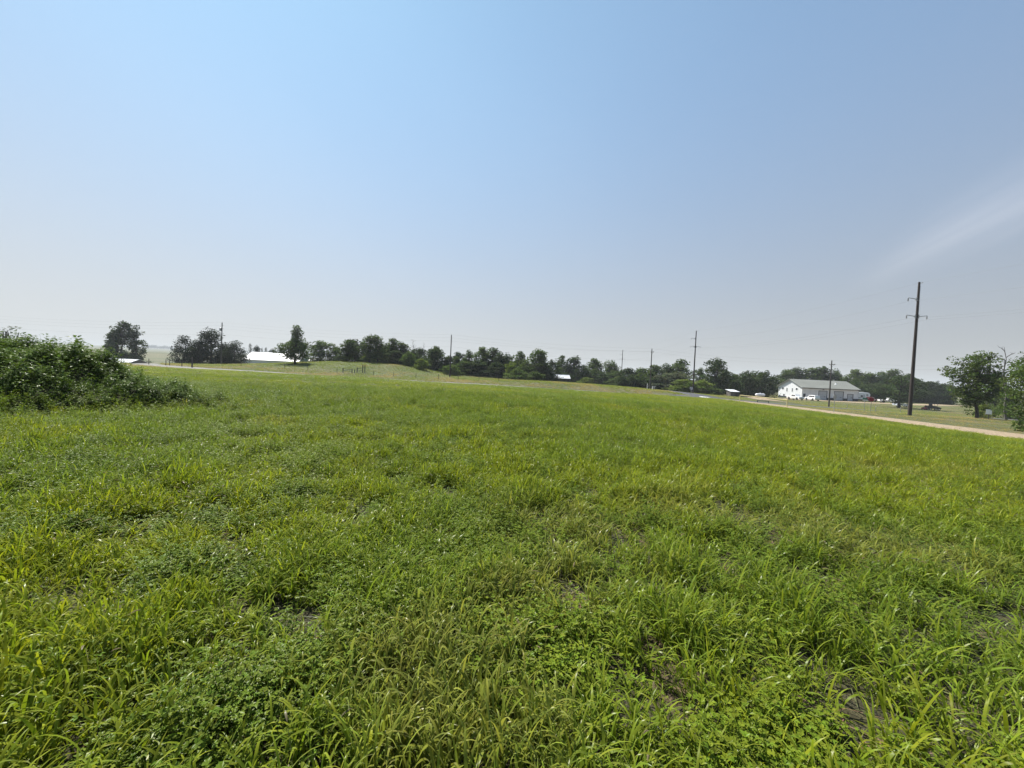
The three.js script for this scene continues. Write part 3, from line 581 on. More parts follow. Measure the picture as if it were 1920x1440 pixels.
// [kind, variant, px of the middle, py of the top, width in px, metres ahead, leaf tone]
const STANDS = [
  { name: 'wood_tree', category: 'tree', group: 'trees of the wood behind the pasture hill', word: 'in the wood behind the pasture hill', list: [
    ['round', 0, 600, 640, 54, 150, 'fresh'], ['round', 1, 630, 650, 28, 150, 'mid'], ['gappy', 0, 652, 637, 32, 119, 'mid'], ['gappy', 1, 664, 636, 26, 126, 'dark'], ['round', 2, 679, 642, 28, 132, 'mid'],
    ['gappy', 2, 692, 629, 26, 119, 'mid'], ['gappy', 3, 706, 629, 28, 121, 'mid'], ['round', 3, 720, 642, 34, 134, 'dark'], ['gappy', 0, 735, 635, 28, 128, 'mid'], ['gappy', 2, 753, 642, 26, 130, 'mid'],
    ['bush', 0, 742, 658, 46, 124, 'dark'], ['bush', 1, 772, 658, 40, 128, 'dark'], ['round', 1, 785, 653, 38, 140, 'dark'], ['bush', 2, 715, 655, 40, 130, 'dark'],
    ['bush', 2, 816, 651, 44, 128, 'dark'], ['round', 4, 815, 650, 36, 140, 'mid'], ['bush', 3, 840, 668, 34, 130, 'dark'], ['round', 0, 857, 661, 32, 138, 'dark'],
    ['gappy', 1, 877, 656, 18, 134, 'mid'], ['bush', 0, 872, 678, 46, 126, 'mid'], ['round', 2, 903, 652, 42, 132, 'mid'], ['gappy', 3, 924, 652, 32, 134, 'dark'], ['round', 3, 942, 660, 42, 128, 'dark'],
    ['round', 4, 973, 660, 40, 136, 'mid'], ['round', 1, 1006, 656, 52, 132, 'mid'], ['bush', 1, 1033, 676, 34, 138, 'dark'], ['bush', 2, 895, 675, 46, 126, 'dark'], ['bush', 3, 930, 680, 44, 124, 'dark'], ['bush', 1, 985, 680, 50, 128, 'mid'], ['bush', 0, 1015, 682, 46, 130, 'dark']] },
  { name: 'shed_tree', category: 'tree', group: 'trees behind the little white-roofed shed', word: 'behind the little white-roofed shed', list: [
    ['gappy', 0, 1051, 667, 20, 168, 'mid'], ['gappy', 2, 1075, 669, 32, 168, 'dark'], ['bush', 0, 1062, 688, 44, 172, 'dark'], ['round', 2, 1112, 673, 38, 172, 'mid'], ['gappy', 1, 1093, 684, 18, 172, 'dark'],
    ['round', 3, 1142, 675, 36, 176, 'mid'], ['bush', 1, 1100, 700, 46, 166, 'mid'], ['bush', 2, 1130, 704, 44, 168, 'fresh'], ['bush', 3, 1160, 698, 40, 165, 'dark']] },
  { name: 'roadside_tree', category: 'tree', group: 'trees lining the side road', word: 'in the thicket beside the side road', list: [
    ['round', 0, 1178, 691, 48, 150, 'dark'], ['round', 1, 1200, 690, 40, 152, 'mid'], ['round', 2, 1225, 685, 44, 152, 'mid'], ['round', 3, 1248, 681, 38, 148, 'dark'], ['round', 4, 1274, 675, 52, 146, 'mid'],
    ['bush', 0, 1200, 705, 50, 138, 'mid'], ['bush', 1, 1160, 706, 46, 142, 'mid'], ['bush', 2, 1226, 708, 44, 134, 'dark'], ['round', 0, 1312, 691, 24, 150, 'mid'], ['round', 2, 1356, 694, 34, 138, 'dark'], ['round', 1, 1341, 673, 48, 130, 'dark']] },
  { name: 'yard_tree', category: 'tree', group: 'dark trees by the propane tank', word: 'in the dark clump by the propane tank', list: [
    ['bush', 0, 1375, 702, 34, 152, 'mid'], ['bush', 1, 1398, 697, 46, 140, 'dark'], ['round', 3, 1416, 695, 40, 146, 'dark'], ['bush', 2, 1434, 695, 40, 138, 'dark'], ['round', 1, 1448, 708, 34, 176, 'mid'], ['bush', 3, 1378, 712, 30, 134, 'dark']] },
  { name: 'windbreak_tree', category: 'tree', group: 'trees behind the white workshop', word: 'in the windbreak behind the white workshop', list: [
    ['round', 0, 1472, 694, 38, 190, 'mid'], ['round', 1, 1492, 690, 44, 192, 'dark'], ['round', 2, 1522, 691, 48, 190, 'mid'], ['gappy', 3, 1546, 688, 40, 188, 'dark'], ['round', 4, 1566, 697, 34, 192, 'mid'], ['bush', 0, 1583, 710, 34, 188, 'dark'],
    ['round', 2, 1602, 694, 44, 184, 'mid'], ['round', 1, 1624, 699, 40, 182, 'mid'], ['bush', 1, 1612, 712, 44, 176, 'dark'], ['round', 3, 1648, 698, 40, 180, 'dark'], ['round', 0, 1673, 694, 50, 182, 'mid'], ['bush', 2, 1645, 718, 50, 172, 'dark'],
    ['round', 4, 1700, 702, 42, 180, 'dark'], ['bush', 3, 1718, 712, 50, 168, 'dark'], ['bush', 0, 1742, 716, 44, 166, 'dark'], ['bush', 1, 1768, 720, 46, 164, 'dark'], ['spire', 0, 1755, 711, 14, 176, 'cedar'], ['bush', 2, 1690, 722, 50, 164, 'dark']] },
];
const KINDWORD = { round: 'broad crowned', gappy: 'slender open crowned', bush: 'low bushy', spire: 'pointed' }, TONEWORD = { dark: 'dark green', mid: 'green', fresh: 'fresh green', light: 'bright green', sage: 'grey-green', cedar: 'dark' };
const bareBase = (px) => 712 + 0.044 * (px - 960);
for (const s of STANDS) for (const [kind, v, px, ty, w, d, tn] of s.list)
  plant(KIND[kind][v % KIND[kind].length], LEAF[tn], px, ty, w, d, bareBase(px), s.name, `${KINDWORD[kind]} ${TONEWORD[tn]} tree ${s.word}`, s.category, s.group);
// undergrowth that closes the foot of the woods
for (const [from, to, step, d, rise, word, group] of [[640, 800, 15, 134, 32, 'under the trees behind the pasture hill', 'undergrowth behind the hill'], [805, 1040, 16, 131, 30, 'along the foot of the wood behind the dark pole', 'undergrowth along the wood'], [1045, 1165, 17, 160, 26, 'behind the little white-roofed shed', 'undergrowth behind the shed'], [1168, 1300, 16, 136, 26, 'under the thicket beside the side road', 'undergrowth by the side road'], [1330, 1436, 16, 150, 28, 'under the dark clump by the propane tank', 'undergrowth by the propane tank'], [1600, 1790, 15, 166, 30, 'under the windbreak beyond the camper', 'undergrowth of the windbreak']])
  for (let px = from, k = 0; px <= to; px += step, k++) { const j = hash2(k, from, 4), by = bareBase(px); plant(KIND.bush[k % 4], LEAF[j < 0.6 ? 'dark' : 'mid'], px + 5 * (j - 0.5), 699.2 + 0.044 * (px - 960) - rise * (0.35 + 0.5 * j) + (px < 800 ? -6 : px > 1040 ? 8 : 0), step * 1.75, d * (0.97 + 0.06 * j), by, 'undergrowth_bush', `low ${j < 0.6 ? 'dark green' : 'green'} bush ${word}`, 'bush', group); }
// shrubs that stand out by their tone
for (const [v, px, ty, w, d, tn, label] of [
  [0, 790, 673, 30, 117, 'light', 'bright yellow-green shrub at the foot of the pasture hill'], [1, 765, 660, 30, 121, 'fresh', 'fresh green round shrub in front of the bare trees'], [2, 958, 678, 26, 121, 'light', 'bright green upright shrub in the middle of the wood edge'],
  [3, 970, 692, 46, 117, 'fresh', 'wide low fresh green shrub at the wood edge'], [0, 845, 684, 40, 119, 'fresh', 'fresh green shrub behind the short crossarm-less utility pole'], [1, 1003, 697, 38, 120, 'mid', 'mid green shrub at the wood edge near the little shed'],
  [2, 1268, 697, 66, 132, 'sage', 'large grey-green willow shrub beside the side road'], [3, 1236, 704, 50, 134, 'sage', 'smaller grey-green willow shrub beside the side road'], [0, 1284, 712, 58, 122, 'light', 'wide bright green shrub beside the side road'],
  [1, 1318, 712, 36, 121, 'light', 'bright green shrub behind the tall pole at the junction'], [2, 1336, 727, 42, 118, 'mid', 'low green hedge shrub beyond the junction'], [3, 1100, 708, 30, 150, 'light', 'small bright shrub beyond the little shed'], [1, 690, 668, 34, 121, 'fresh', 'low green shrub between the slender trunks on the hill'], [0, 648, 668, 22, 117, 'light', 'light green young shrub under the slender tree on the hill'],
]) plant(KIND.bush[v], LEAF[tn], px, ty, w, d, bareBase(px), 'shrub', label, 'shrub');
// cedars by the pole, conifers by the barn
for (const [v, px, ty, w, d] of [[0, 346, 631, 44, 117], [1, 394, 618, 66, 119], [2, 372, 640, 46, 116], [3, 440, 640, 46, 118], [1, 420, 646, 34, 121]])
  plant(CEDAR[v], LEAF.cedar, px, ty, w, d, 684, 'cedar_tree', ty < 620 ? 'tallest dark cedar with a broad rounded crown behind the pole' : ty < 635 ? 'dark cedar at the end of the clump beside the long view' : 'lower dark bushy cedar in the clump behind the pole', 'tree', 'dark cedars behind the pole');
for (const [kind, px, ty, w, d] of [['spire', 469, 643, 12, 185], ['round', 481, 649, 16, 188], ['spire', 491, 651, 8, 190], ['spire', 498, 650, 10, 190], ['round', 511, 655, 18, 192], ['round', 525, 660, 20, 192]])
  plant(KIND[kind][1], LEAF.cedar, px, ty, w, d, 678, 'farmyard_tree', kind === 'spire' ? 'narrow pointed conifer behind the white barn roof' : 'small rounded dark tree behind the white barn roof', 'tree', 'trees behind the white barn');
// bare and dead trees
plant(KIND.dead[0], null, 776, 636, 26, 138, bareBase(776), 'dead_tree', 'bare dead tree rising out of the wood by the hill', 'tree', 'bare trees in the wood', M.greyBark);
plant(KIND.dead[1], null, 794, 642, 18, 138, bareBase(794), 'dead_tree', 'bare dead tree rising out of the wood by the hill', 'tree', 'bare trees in the wood', M.greyBark);
// poplars beyond the low shed
{
  const poplar = { ...base, H: 15, profile: [[0.12, 0.8], [0.3, 1.8, -0.3], [0.5, 2.6, -0.2], [0.68, 2.5, 0.3], [0.82, 1.7, 1.0], [0.92, 0.9, 1.6], [1, 0.35, 1.8]], clumps: 190, leaves: 32, clumpR: 0.65, stems: 3, trunk: 0.3, gap: 0.42, leaf: 0.52 };
  plant(treeShape(1611, poplar), LEAF.dark, 221, 603, 40, 150, 690, 'poplar_tree', 'tall many-stemmed poplar behind the low shed, its top leaning', 'tree', null, M.bark, 0);
  plant(treeShape(1624, { ...poplar, profile: [[0.12, 1.0], [0.35, 2.0], [0.6, 2.1], [0.8, 1.6], [1, 0.4]], clumps: 100 }), LEAF.dark, 254, 613, 27, 152, 690, 'poplar_tree', 'shorter poplar beside the tall one behind the low shed', 'tree', null, M.bark, 2);
  plant(KIND.bush[1], LEAF.dark, 236, 661, 58, 156, 690, 'poplar_sucker', 'dark undergrowth thicket between the poplar trunks', 'shrub');
  const stub = treeShape(1637, { ...base, H: 9, profile: [[0.45, 0.6], [0.7, 1.3], [0.9, 1.1], [1, 0.4]], clumps: 34, leaves: 14, clumpR: 0.4, stems: 4, trunk: 0.22, gap: 0.4, leaf: 0.34 });
  plant(stub, LEAF.sage, 14, 612, 44, 60, 668, 'dying_tree', 'half dead tree with several bare stems behind the weed mound', 'tree', null, M.greyBark, 1);
}
// the lone tree on the hill
plant(treeShape(1701, { ...base, H: 11, profile: [[0.13, 2.0, 0.1], [0.2, 3.6, 0], [0.38, 3.7, -0.3], [0.52, 2.9, 0.2], [0.62, 2.0, 0.4], [0.74, 1.0, 0.1], [0.9, 0.75, 0.1], [1, 0.3, 0.1]], clumps: 240, leaves: 36, clumpR: 0.66, gap: 0.16, leaf: 0.36, trunk: 0.3, limbs: 0.45 }), LEAF.mid, 553, 612, 58, 105, 683, 'lone_tree', 'lone tree with a narrow top and spreading skirt on the pasture hill', 'tree', null, M.bark, 0.4);
// row of trees on the far ridge
{
  const R = rng(5), g = treeShape(1801, { ...base, clumps: 40, leaves: 16, clumpR: 1.1, leaf: 0.9, gap: 0.1, profile: TALL });
  for (let k = 0; k < 17; k++) {
    const px = 268 + k * 3.35 + R() * 1.5, p = on(px, 656, 2600), h = (19 + 9 * R()) / 10;
    const t = thing('far_tree', 'hazy blue tree in the row on the far ridge', 'tree', p, R() * 6, 'trees on the far ridge'); t.scale.set(h * 1.5, h, h * 1.5);
    mesh('trunk', g.wood, M.bark, t); mesh('crown', g.crown, LEAF.dark, t);
  }
}
// near trees by the gravel road
plant(treeShape(1901, { ...base, H: 9.8, profile: [[0.24, 1.0, -1.6], [0.34, 1.8, -1.5], [0.45, 2.3, -1.2], [0.6, 2.2, -0.9], [0.74, 2.2, -1.1], [0.86, 2.1, -1.2], [0.95, 1.4, -0.8], [1, 0.6, -0.2]], clumps: 300, leaves: 38, clumpR: 0.46, gap: 0.36, leaf: 0.25, trunk: 0.2, limbs: 0.5, lobes: 8, wave: 0.12, trunkTop: 0.8, flat: 0.55, stemShift: 0.3 }), LEAF.mid, 1832, 661, 68, 56, 784, 'shade_tree', 'spreading shade tree with a thick trunk by the gravel road', 'tree', null, M.bark, 0);
plant(treeShape(1913, { ...base, H: 8, profile: [[0.02, 2.4], [0.12, 3.0], [0.3, 2.2], [0.5, 2.6], [0.75, 2.6], [0.92, 1.4], [1, 0.4]], clumps: 380, leaves: 40, clumpR: 0.55, gap: 0.15, lobes: 8, leaf: 0.24, trunk: 0.22, limbs: 0.3 }), LEAF.mid, 1956, 642, 112, 36, 806, 'roadside_bush_tree', 'leafy bush-like tree reaching the ground beside the gravel road', 'tree', null, M.bark, 0);
plant(treeShape(1927, { ...base, H: 9, profile: ROUND, clumps: 150, leaves: 30, clumpR: 0.65, gap: 0.25, leaf: 0.3 }), LEAF.dark, 1686, 704, 68, 114, 766, 'yard_shade_tree', 'round shade tree with dark trunk standing in the grass by the trailer', 'tree', null, M.bark, 1);
plant(KIND.round[1], LEAF.fresh, 1866, 704, 42, 92, 768, 'far_side_tree', 'light green tree behind the thin leaning pole', 'tree');
plant(KIND.bush[2], LEAF.mid, 1893, 725, 36, 84, 770, 'far_side_tree', 'green bushy tree behind the bare dead tree', 'tree');
plant(KIND.bush[0], LEAF.dark, 1850, 738, 40, 120, 762, 'far_side_tree', 'dark low tree far behind the white sign', 'tree');
plant(KIND.bush[3], LEAF.light, 1842, 758, 26, 62, 783, 'shrub', 'light green shrub beside the trunk of the shade tree', 'shrub');
{
  const t = plant(deadShape(1950, 9.5, 2.6), null, 1888, 650, 0, 58, 778, 'dead_tree', 'tall bare dead tree leaning towards the shade tree', 'tree', null, M.greyBark, 0.2);
  t.rotation.z = 0.05;
}
// ---------------------------------------------------------------- poles and wires
const ends = {};
function tallPole(key, x, d, label) {                           // single-pole transmission line: one short arm above, a pair below
  const y = land(x, -d), H = 18.3, t = thing('transmission_pole', label, 'utility pole', V(x, y, -d), 0, 'tall transmission poles');
  mesh('pole', cyl(0.215, 0.115, H + 0.6, 0, -0.6, 0, 14), M.pole, t);
  mesh('top_bracket', merge(bar([0, H - 0.25, 0], [0.42, H - 0.1, 0], 0.03), box(0.1, 0.12, 0.1, 0.42, H - 0.06, 0)), M.steel, t);
  const out = { top: [0.42, H, 0] };
  for (const [nm, s, h, len] of [['upper', -1, H - 2.3, 1.35], ['lower', -1, H - 4.65, 1.4], ['east', 1, H - 4.65, 1.4]]) {
    const a = mesh('davit_arm', merge(bar([s * 0.12, h - 0.05, 0], [s * len, h + 0.12, 0], 0.055, 0.04), box(0.16, 0.5, 0.12, s * 0.22, h - 0.05, 0)), M.steel, t);
    mesh('insulator', merge(...[0, 1, 2, 3, 4, 5].map((k) => cyl(0.04, 0.07, 0.04, s * len, h - 0.02 - 0.06 * k, 0, 8)), bar([s * len, h + 0.1, 0], [s * len, h - 0.42, 0], 0.02)), M.insulator, a);
    out[nm] = [s * len, h - 0.42, 0];
  }
  mesh('ground_wire', bar([0.16, 0, 0.16], [0.1, H - 0.5, 0.1], 0.012), M.wire, t);
  for (const k in out) ends[key + k] = V(x + out[k][0], y + out[k][1], -d);
}
tallPole('t0', 56.5, -6, 'tall wooden transmission pole further along the gravel road'); tallPole('t1', 55, 53, 'thick tall dark transmission pole beside the gravel road'); tallPole('t2', 53.2, 113, 'tall dark transmission pole beside the side road at the junction'); tallPole('t3', 55.8, 197, 'farthest tall transmission pole in front of the wood');
function shortPole(key, px, py, d, topy, label, arm, mat = M.oldPole, extra) {
  const p = on(px, py, d), H = at(px, topy, d).y - p.y, t = thing('utility_pole', label, 'utility pole', p, 0, 'short utility poles');
  mesh('pole', cyl(0.17, 0.11, H + 0.5, 0, -0.5, 0, 12), mat, t);
  const pins = [[0, H + 0.12, 0]];
  mesh('insulator', cyl(0.05, 0.06, 0.16, 0, H, 0, 8), M.insulator, t);
  if (arm) {
    const c = mesh('crossarm', merge(box(0.1, 0.12, arm, 0.16, H - 0.9, 0), bar([0.12, H - 1.5, 0], [0.16, H - 0.95, arm * 0.35], 0.02), bar([0.12, H - 1.5, 0], [0.16, H - 0.95, -arm * 0.35], 0.02)), mat, t);
    for (const s of [-1, 1]) { mesh('insulator', cyl(0.05, 0.06, 0.16, 0.16, H - 0.84, s * arm * 0.45, 8), M.insulator, c); pins.push([0.16, H - 0.68, s * arm * 0.45]); }
  } else for (const k of [1, 2]) { mesh('insulator', merge(bar([0, H - k * 0.9, 0], [0.25, H - k * 0.9 + 0.05, 0], 0.025), cyl(0.05, 0.06, 0.16, 0.27, H - k * 0.9, 0, 8)), M.insulator, t); pins.push([0.27, H - k * 0.9 + 0.16, 0]); }
  pins.push([0.18, H - 3.2, 0]); mesh('neutral_bracket', box(0.12, 0.1, 0.08, 0.14, H - 3.25, 0), M.steel, t);
  if (extra === 'transformer') { const c = mesh('transformer', merge(cyl(0.26, 0.26, 0.8, -0.42, H - 2.3, 0, 14), cyl(0.26, 0.08, 0.1, -0.42, H - 1.5, 0, 14)), M.steel, t); mesh('bushing', cyl(0.05, 0.03, 0.3, -0.42, H - 1.42, 0.1, 8), M.insulator, c); mesh('mount', box(0.2, 0.5, 0.08, -0.14, H - 2.0, 0), M.steel, t); }
  if (extra === 'lamp') { const c = mesh('yard_lamp_arm', bar([0, H * 0.52, 0.1], [0.5, H * 0.54, 0.9], 0.03), M.steel, t); mesh('lamp_head', cyl(0.22, 0.1, 0.28, 0.5, H * 0.49, 0.9, 12), M.whiteMetal, c); }
  pins.forEach((q, k) => { ends[key + k] = V(p.x + q[0], p.y + q[1], p.z + q[2]); });
}
shortPole('w0', -20, 672, 110, 592, 'short utility pole at the far end of the paved road', 0);
shortPole('w1', 414.7, 684.5, 108, 605, 'grey utility pole with transformer in front of the dark cedars', 0, M.oldPole, 'transformer');
shortPole('w2', 843.3, 708.5, 106, 628, 'dark utility pole in front of the wood beside the pasture hill', 0, M.pole);
shortPole('w3', 1218.3, 731, 108, 654, 'utility pole by the pedestal near the side road', 2.2);
shortPole('w4', 1553.8, 763, 89, 676, 'utility pole with yard lamp in front of the white workshop', 1.6, M.oldPole, 'lamp');
shortPole('w5', 1850, 766, 88, 682, 'thin utility pole behind the shade tree', 0);
function wire(a, b, sag, label, r = 0.009) {
  const A = ends[a], B = ends[b], pts = []; for (let k = 0; k <= 14; k++) { const t = k / 14, p = A.clone().lerp(B, t); p.y -= sag * 4 * t * (1 - t); pts.push(p); }
  const o = mesh('power_line', new THREE.TubeGeometry(new THREE.CatmullRomCurve3(pts), 28, r, 5), M.wire, scene); o.name = numbered('power_line');
  o.userData = { label, category: 'wire', group: 'overhead wires' };
}
for (const [i, j] of [['t0', 't1'], ['t1', 't2'], ['t2', 't3']]) for (const k of ['top', 'upper', 'lower', 'east']) wire(i + k, j + k, k === 'top' ? 0.7 : 1.0, `overhead wire of the tall transmission line, ${{ top: 'at the pole tops', upper: 'on the single upper arms', lower: 'on the lower arms facing the field', east: 'on the lower arms facing the workshop' }[k]}`, 0.008);
for (const [i, j] of [['w0', 'w1'], ['w1', 'w2'], ['w2', 'w3']]) for (let k = 0; k < 4; k++) if (ends[i + k] && ends[j + k]) wire(i + k, j + k, 0.75, `overhead wire of the short-pole line behind the paved road, ${['topmost', 'second', 'third', 'lowest'][k]} of four`);
for (let k = 0; k < 2; k++) { wire('w3' + k, 'w4' + k, 0.9, `overhead wire from the pedestal pole to the yard lamp pole, ${['upper', 'lower'][k]} of two`); wire('w4' + k, 'w5' + k, 0.9, `overhead wire from the yard lamp pole to the thin pole, ${['upper', 'lower'][k]} of two`); }

// ---------------------------------------------------------------- the white workshop
{
  const c = at(1503, 748, 147), y = land(c.x + 12, c.z - 5) - 0.02, t = thing('workshop', 'white metal workshop with grey roof, dark base band and three overhead doors', 'building', V(c.x, y, c.z), 0.105);
  const L = 24, W = 11.4, E = 4.6, Rz = 2.9;                   // local: front wall on z = 0, building behind it
  const gable = [[0, 0], [W, 0], [W, E], [W / 2, E + Rz], [0, E]];
  const side = (x) => extrude(gable, 0.2).rotateY(Math.PI / 2).translate(x, 0, 0);       // outline runs towards -z
  mesh('front_wall', merge(box(6.9, E - 0.9, 0.2, 3.45, 0.9 + (E - 0.9) / 2, -0.1), box(2.85, E - 0.9, 0.2, 12.08, 0.9 + (E - 0.9) / 2, -0.1), box(1.6, E - 0.9, 0.2, 18.4, 0.9 + (E - 0.9) / 2, -0.1), box(2.2, E - 0.9, 0.2, 22.9, 0.9 + (E - 0.9) / 2, -0.1), box(3.75, E - 3.5, 0.2, 8.78, 3.5 + (E - 3.5) / 2, -0.1), box(4.1, E - 3.55, 0.2, 15.55, 3.55 + (E - 3.55) / 2, -0.1), box(2.6, E - 2.7, 0.2, 20.5, 2.7 + (E - 2.7) / 2, -0.1)), M.whiteMetal, t);
  mesh('base_band', merge(box(6.9, 0.9, 0.22, 3.45, 0.45, -0.1), box(2.85, 0.9, 0.22, 12.08, 0.45, -0.1), box(1.6, 0.9, 0.22, 18.4, 0.45, -0.1), box(2.2, 0.9, 0.22, 22.9, 0.45, -0.1), box(0.02, 0.7, W, -0.012, 0.35, -W / 2)), M.navy, t, 'dark navy band along the foot of the walls');
  mesh('gable_wall', side(0.1), M.whiteMetal, t); mesh('gable_wall', side(L - 0.1), M.whiteMetal, t);
  mesh('rear_wall', box(L - 0.4, E, 0.2, L / 2, E / 2, -W + 0.1), M.whiteMetal, t);
  for (let k = 1; k < 27; k++) if (![8, 9, 10, 11, 15, 16, 17, 18, 19, 22, 23, 24].includes(k)) mesh('siding_rib', box(0.05, E - 0.95, 0.03, k * 0.889, 0.92 + (E - 0.95) / 2, 0.012), M.whiteMetal, t);
  for (let k = 1; k < 12; k++) { const z = -k * 0.95, h = E + Rz * (1 - Math.abs(z + W / 2) / (W / 2)) - 0.75; mesh('siding_rib', box(0.03, h - 0.3, 0.05, -0.012, 0.72 + (h - 0.3) / 2, z), M.whiteMetal, t); }
  const slope = Math.atan2(Rz, W / 2), len = Math.hypot(Rz, W / 2) + 0.55;
  for (const s of [1, -1]) {
    const r = mesh('roof_slope', box(L + 1.0, 0.1, len).translate(0, 0.05, len / 2 - 0.02).rotateX(slope).translate(L / 2, 0, 0), M.roofGrey, t);
    if (s < 0) r.rotation.y = Math.PI; r.position.set(s < 0 ? L : 0, E + Rz + 0.03, -W / 2);
    for (let k = 0; k < 22; k++) mesh('roof_seam', box(0.05, 0.035, len - 0.05).translate(0, 0.118, len / 2).rotateX(slope).translate(0.6 + k * 1.08, 0, 0), M.roofGrey, r);
  }
  mesh('eave_trim', box(L + 1.04, 0.22, 0.06, L / 2, E - 0.30, 0.52), M.navy, t);
  mesh('gutter', box(L + 0.9, 0.12, 0.12, L / 2, E - 0.26, 0.40), M.whiteMetal, t);
  for (const s of [0, 1]) mesh('verge_trim', bar([-0.52, E + Rz + 0.02, -W / 2], [-0.52, E - 0.25, s ? 0.5 : -W - 0.5], 0.09, 0.09, 4), M.roofGrey, t);
  mesh('corner_trim', box(0.14, E - 0.3, 0.14, 0, (E - 0.3) / 2 + 0.001, 0.008), M.whiteMetal, t);
  for (const [x0, w, h, n] of [[6.9, 3.75, 3.5, 4], [13.5, 4.1, 3.55, 4], [19.2, 2.6, 2.7, 4]]) {
    const d = mesh('overhead_door', merge(box(0.16, h, 0.26, x0 + 0.08, h / 2, -0.08), box(0.16, h, 0.26, x0 + w - 0.08, h / 2, -0.08), box(w, 0.16, 0.262, x0 + w / 2, h - 0.06, -0.08)), M.navy, t, 'grey sectional overhead door in a dark frame');
    for (let k = 0; k < n; k++) { const ph = (h - 0.14) / n; mesh('door_panel', box(w - 0.32, ph - 0.02, 0.06, x0 + w / 2, k * ph + ph / 2, -0.1), M.door, d); }
    mesh('door_handle', box(0.5, 0.16, 0.06, x0 + w * 0.72, 1.25, -0.04), M.navy, d);
  }
  const wd = mesh('walk_door', box(0.95, 2.1, 0.08, 1.0, 1.06, 0.03), M.navy, t); mesh('handle', box(0.05, 0.14, 0.06, 1.36, 1.05, 0.09), M.chrome, wd);
  mesh('wall_lamp', merge(box(0.5, 0.16, 0.3, 8.8, 3.95, 0.14), cyl(0.1, 0.06, 0.12, 8.8, 4.02, 0.2, 8)), M.navy, t);
  for (const [u, y0, w, h] of [[0.2, 3.4, 0.85, 0.7], [0.375, 2.65, 0.4, 1.4], [0.6, 2.65, 0.4, 1.4], [0.78, 3.4, 0.85, 0.7], [0.26, 0.75, 0.85, 0.7], [0.7, 0.75, 0.95, 0.5]]) {
    const z = -W * (1 - u), f = mesh('window', merge(box(0.06, 0.07, w + 0.12, -0.03, y0 + h + 0.03, z), box(0.06, 0.07, w + 0.12, -0.03, y0 - 0.03, z), box(0.058, h, 0.07, -0.03, y0 + h / 2, z - w / 2 - 0.02), box(0.058, h, 0.07, -0.03, y0 + h / 2, z + w / 2 + 0.02)), M.whiteMetal, t);
    mesh('pane', box(0.03, h - 0.01, w - 0.02, -0.018, y0 + h / 2, z), M.glass, f);
  }
}
// ---------------------------------------------------------------- barns and sheds
function gableShed(name, label, category, pos, turn, L, W, E, rise, wallM, roofM, over = 0.35, openEnd = false) {
  const t = thing(name, label, category, pos, turn), g = [[-W / 2, -0.6], [W / 2, -0.6], [W / 2, E], [0, E + rise], [-W / 2, E]];
  if (openEnd) { mesh('end_wall', extrude(g, 0.12).rotateY(Math.PI / 2).translate(L / 2 - 0.06, 0, 0), wallM, t); for (const s of [-1, 1]) mesh('corner_post', box(0.25, E + 0.6, 0.2, -L / 2 + 0.125, E / 2 - 0.3, s * (W / 2 - 0.1)), M.whiteMetal, t); mesh('gable_board', extrude([[-W / 2, E - 0.01], [W / 2, E - 0.01], [0, E + rise]], 0.12).rotateY(Math.PI / 2).translate(-L / 2 + 0.06, 0, 0), wallM, t); mesh('partition', box(0.1, E, W - 0.3, -L / 2 + 1.8, E / 2, 0), wallM, t); }
  else for (const s of [-1, 1]) mesh('end_wall', extrude(g, 0.12).rotateY(Math.PI / 2).translate(s * (L / 2 - 0.06), 0, 0), wallM, t);
  for (const s of [-1, 1]) mesh('side_wall', box(L - 0.26 - (openEnd ? 0.3 : 0), E + 0.6, 0.1, openEnd ? 0.15 : 0, E / 2 - 0.3, s * (W / 2 - 0.05)), wallM, t);
  const a = Math.atan2(rise, W / 2), len = Math.hypot(rise, W / 2) + over;
  for (const s of [0, 1]) {
    const r = mesh('roof_slope', box(L + 0.6, 0.07, len).translate(0, 0.035, len / 2).rotateX(a), roofM, t); r.rotation.y = s * Math.PI; r.position.y = E + rise + 0.02;
    const n = Math.round(L / 1.0); for (let k = 0; k <= n; k++) mesh('roof_seam', box(0.05, 0.03, len).translate(0, 0.085, len / 2).rotateX(a).translate(-L / 2 + k * L / n, 0, 0), roofM, r);
  }
  mesh('ridge_cap', box(L + 0.62, 0.05, 0.36, 0, E + rise + 0.09, 0), roofM, t);
  return t;
}
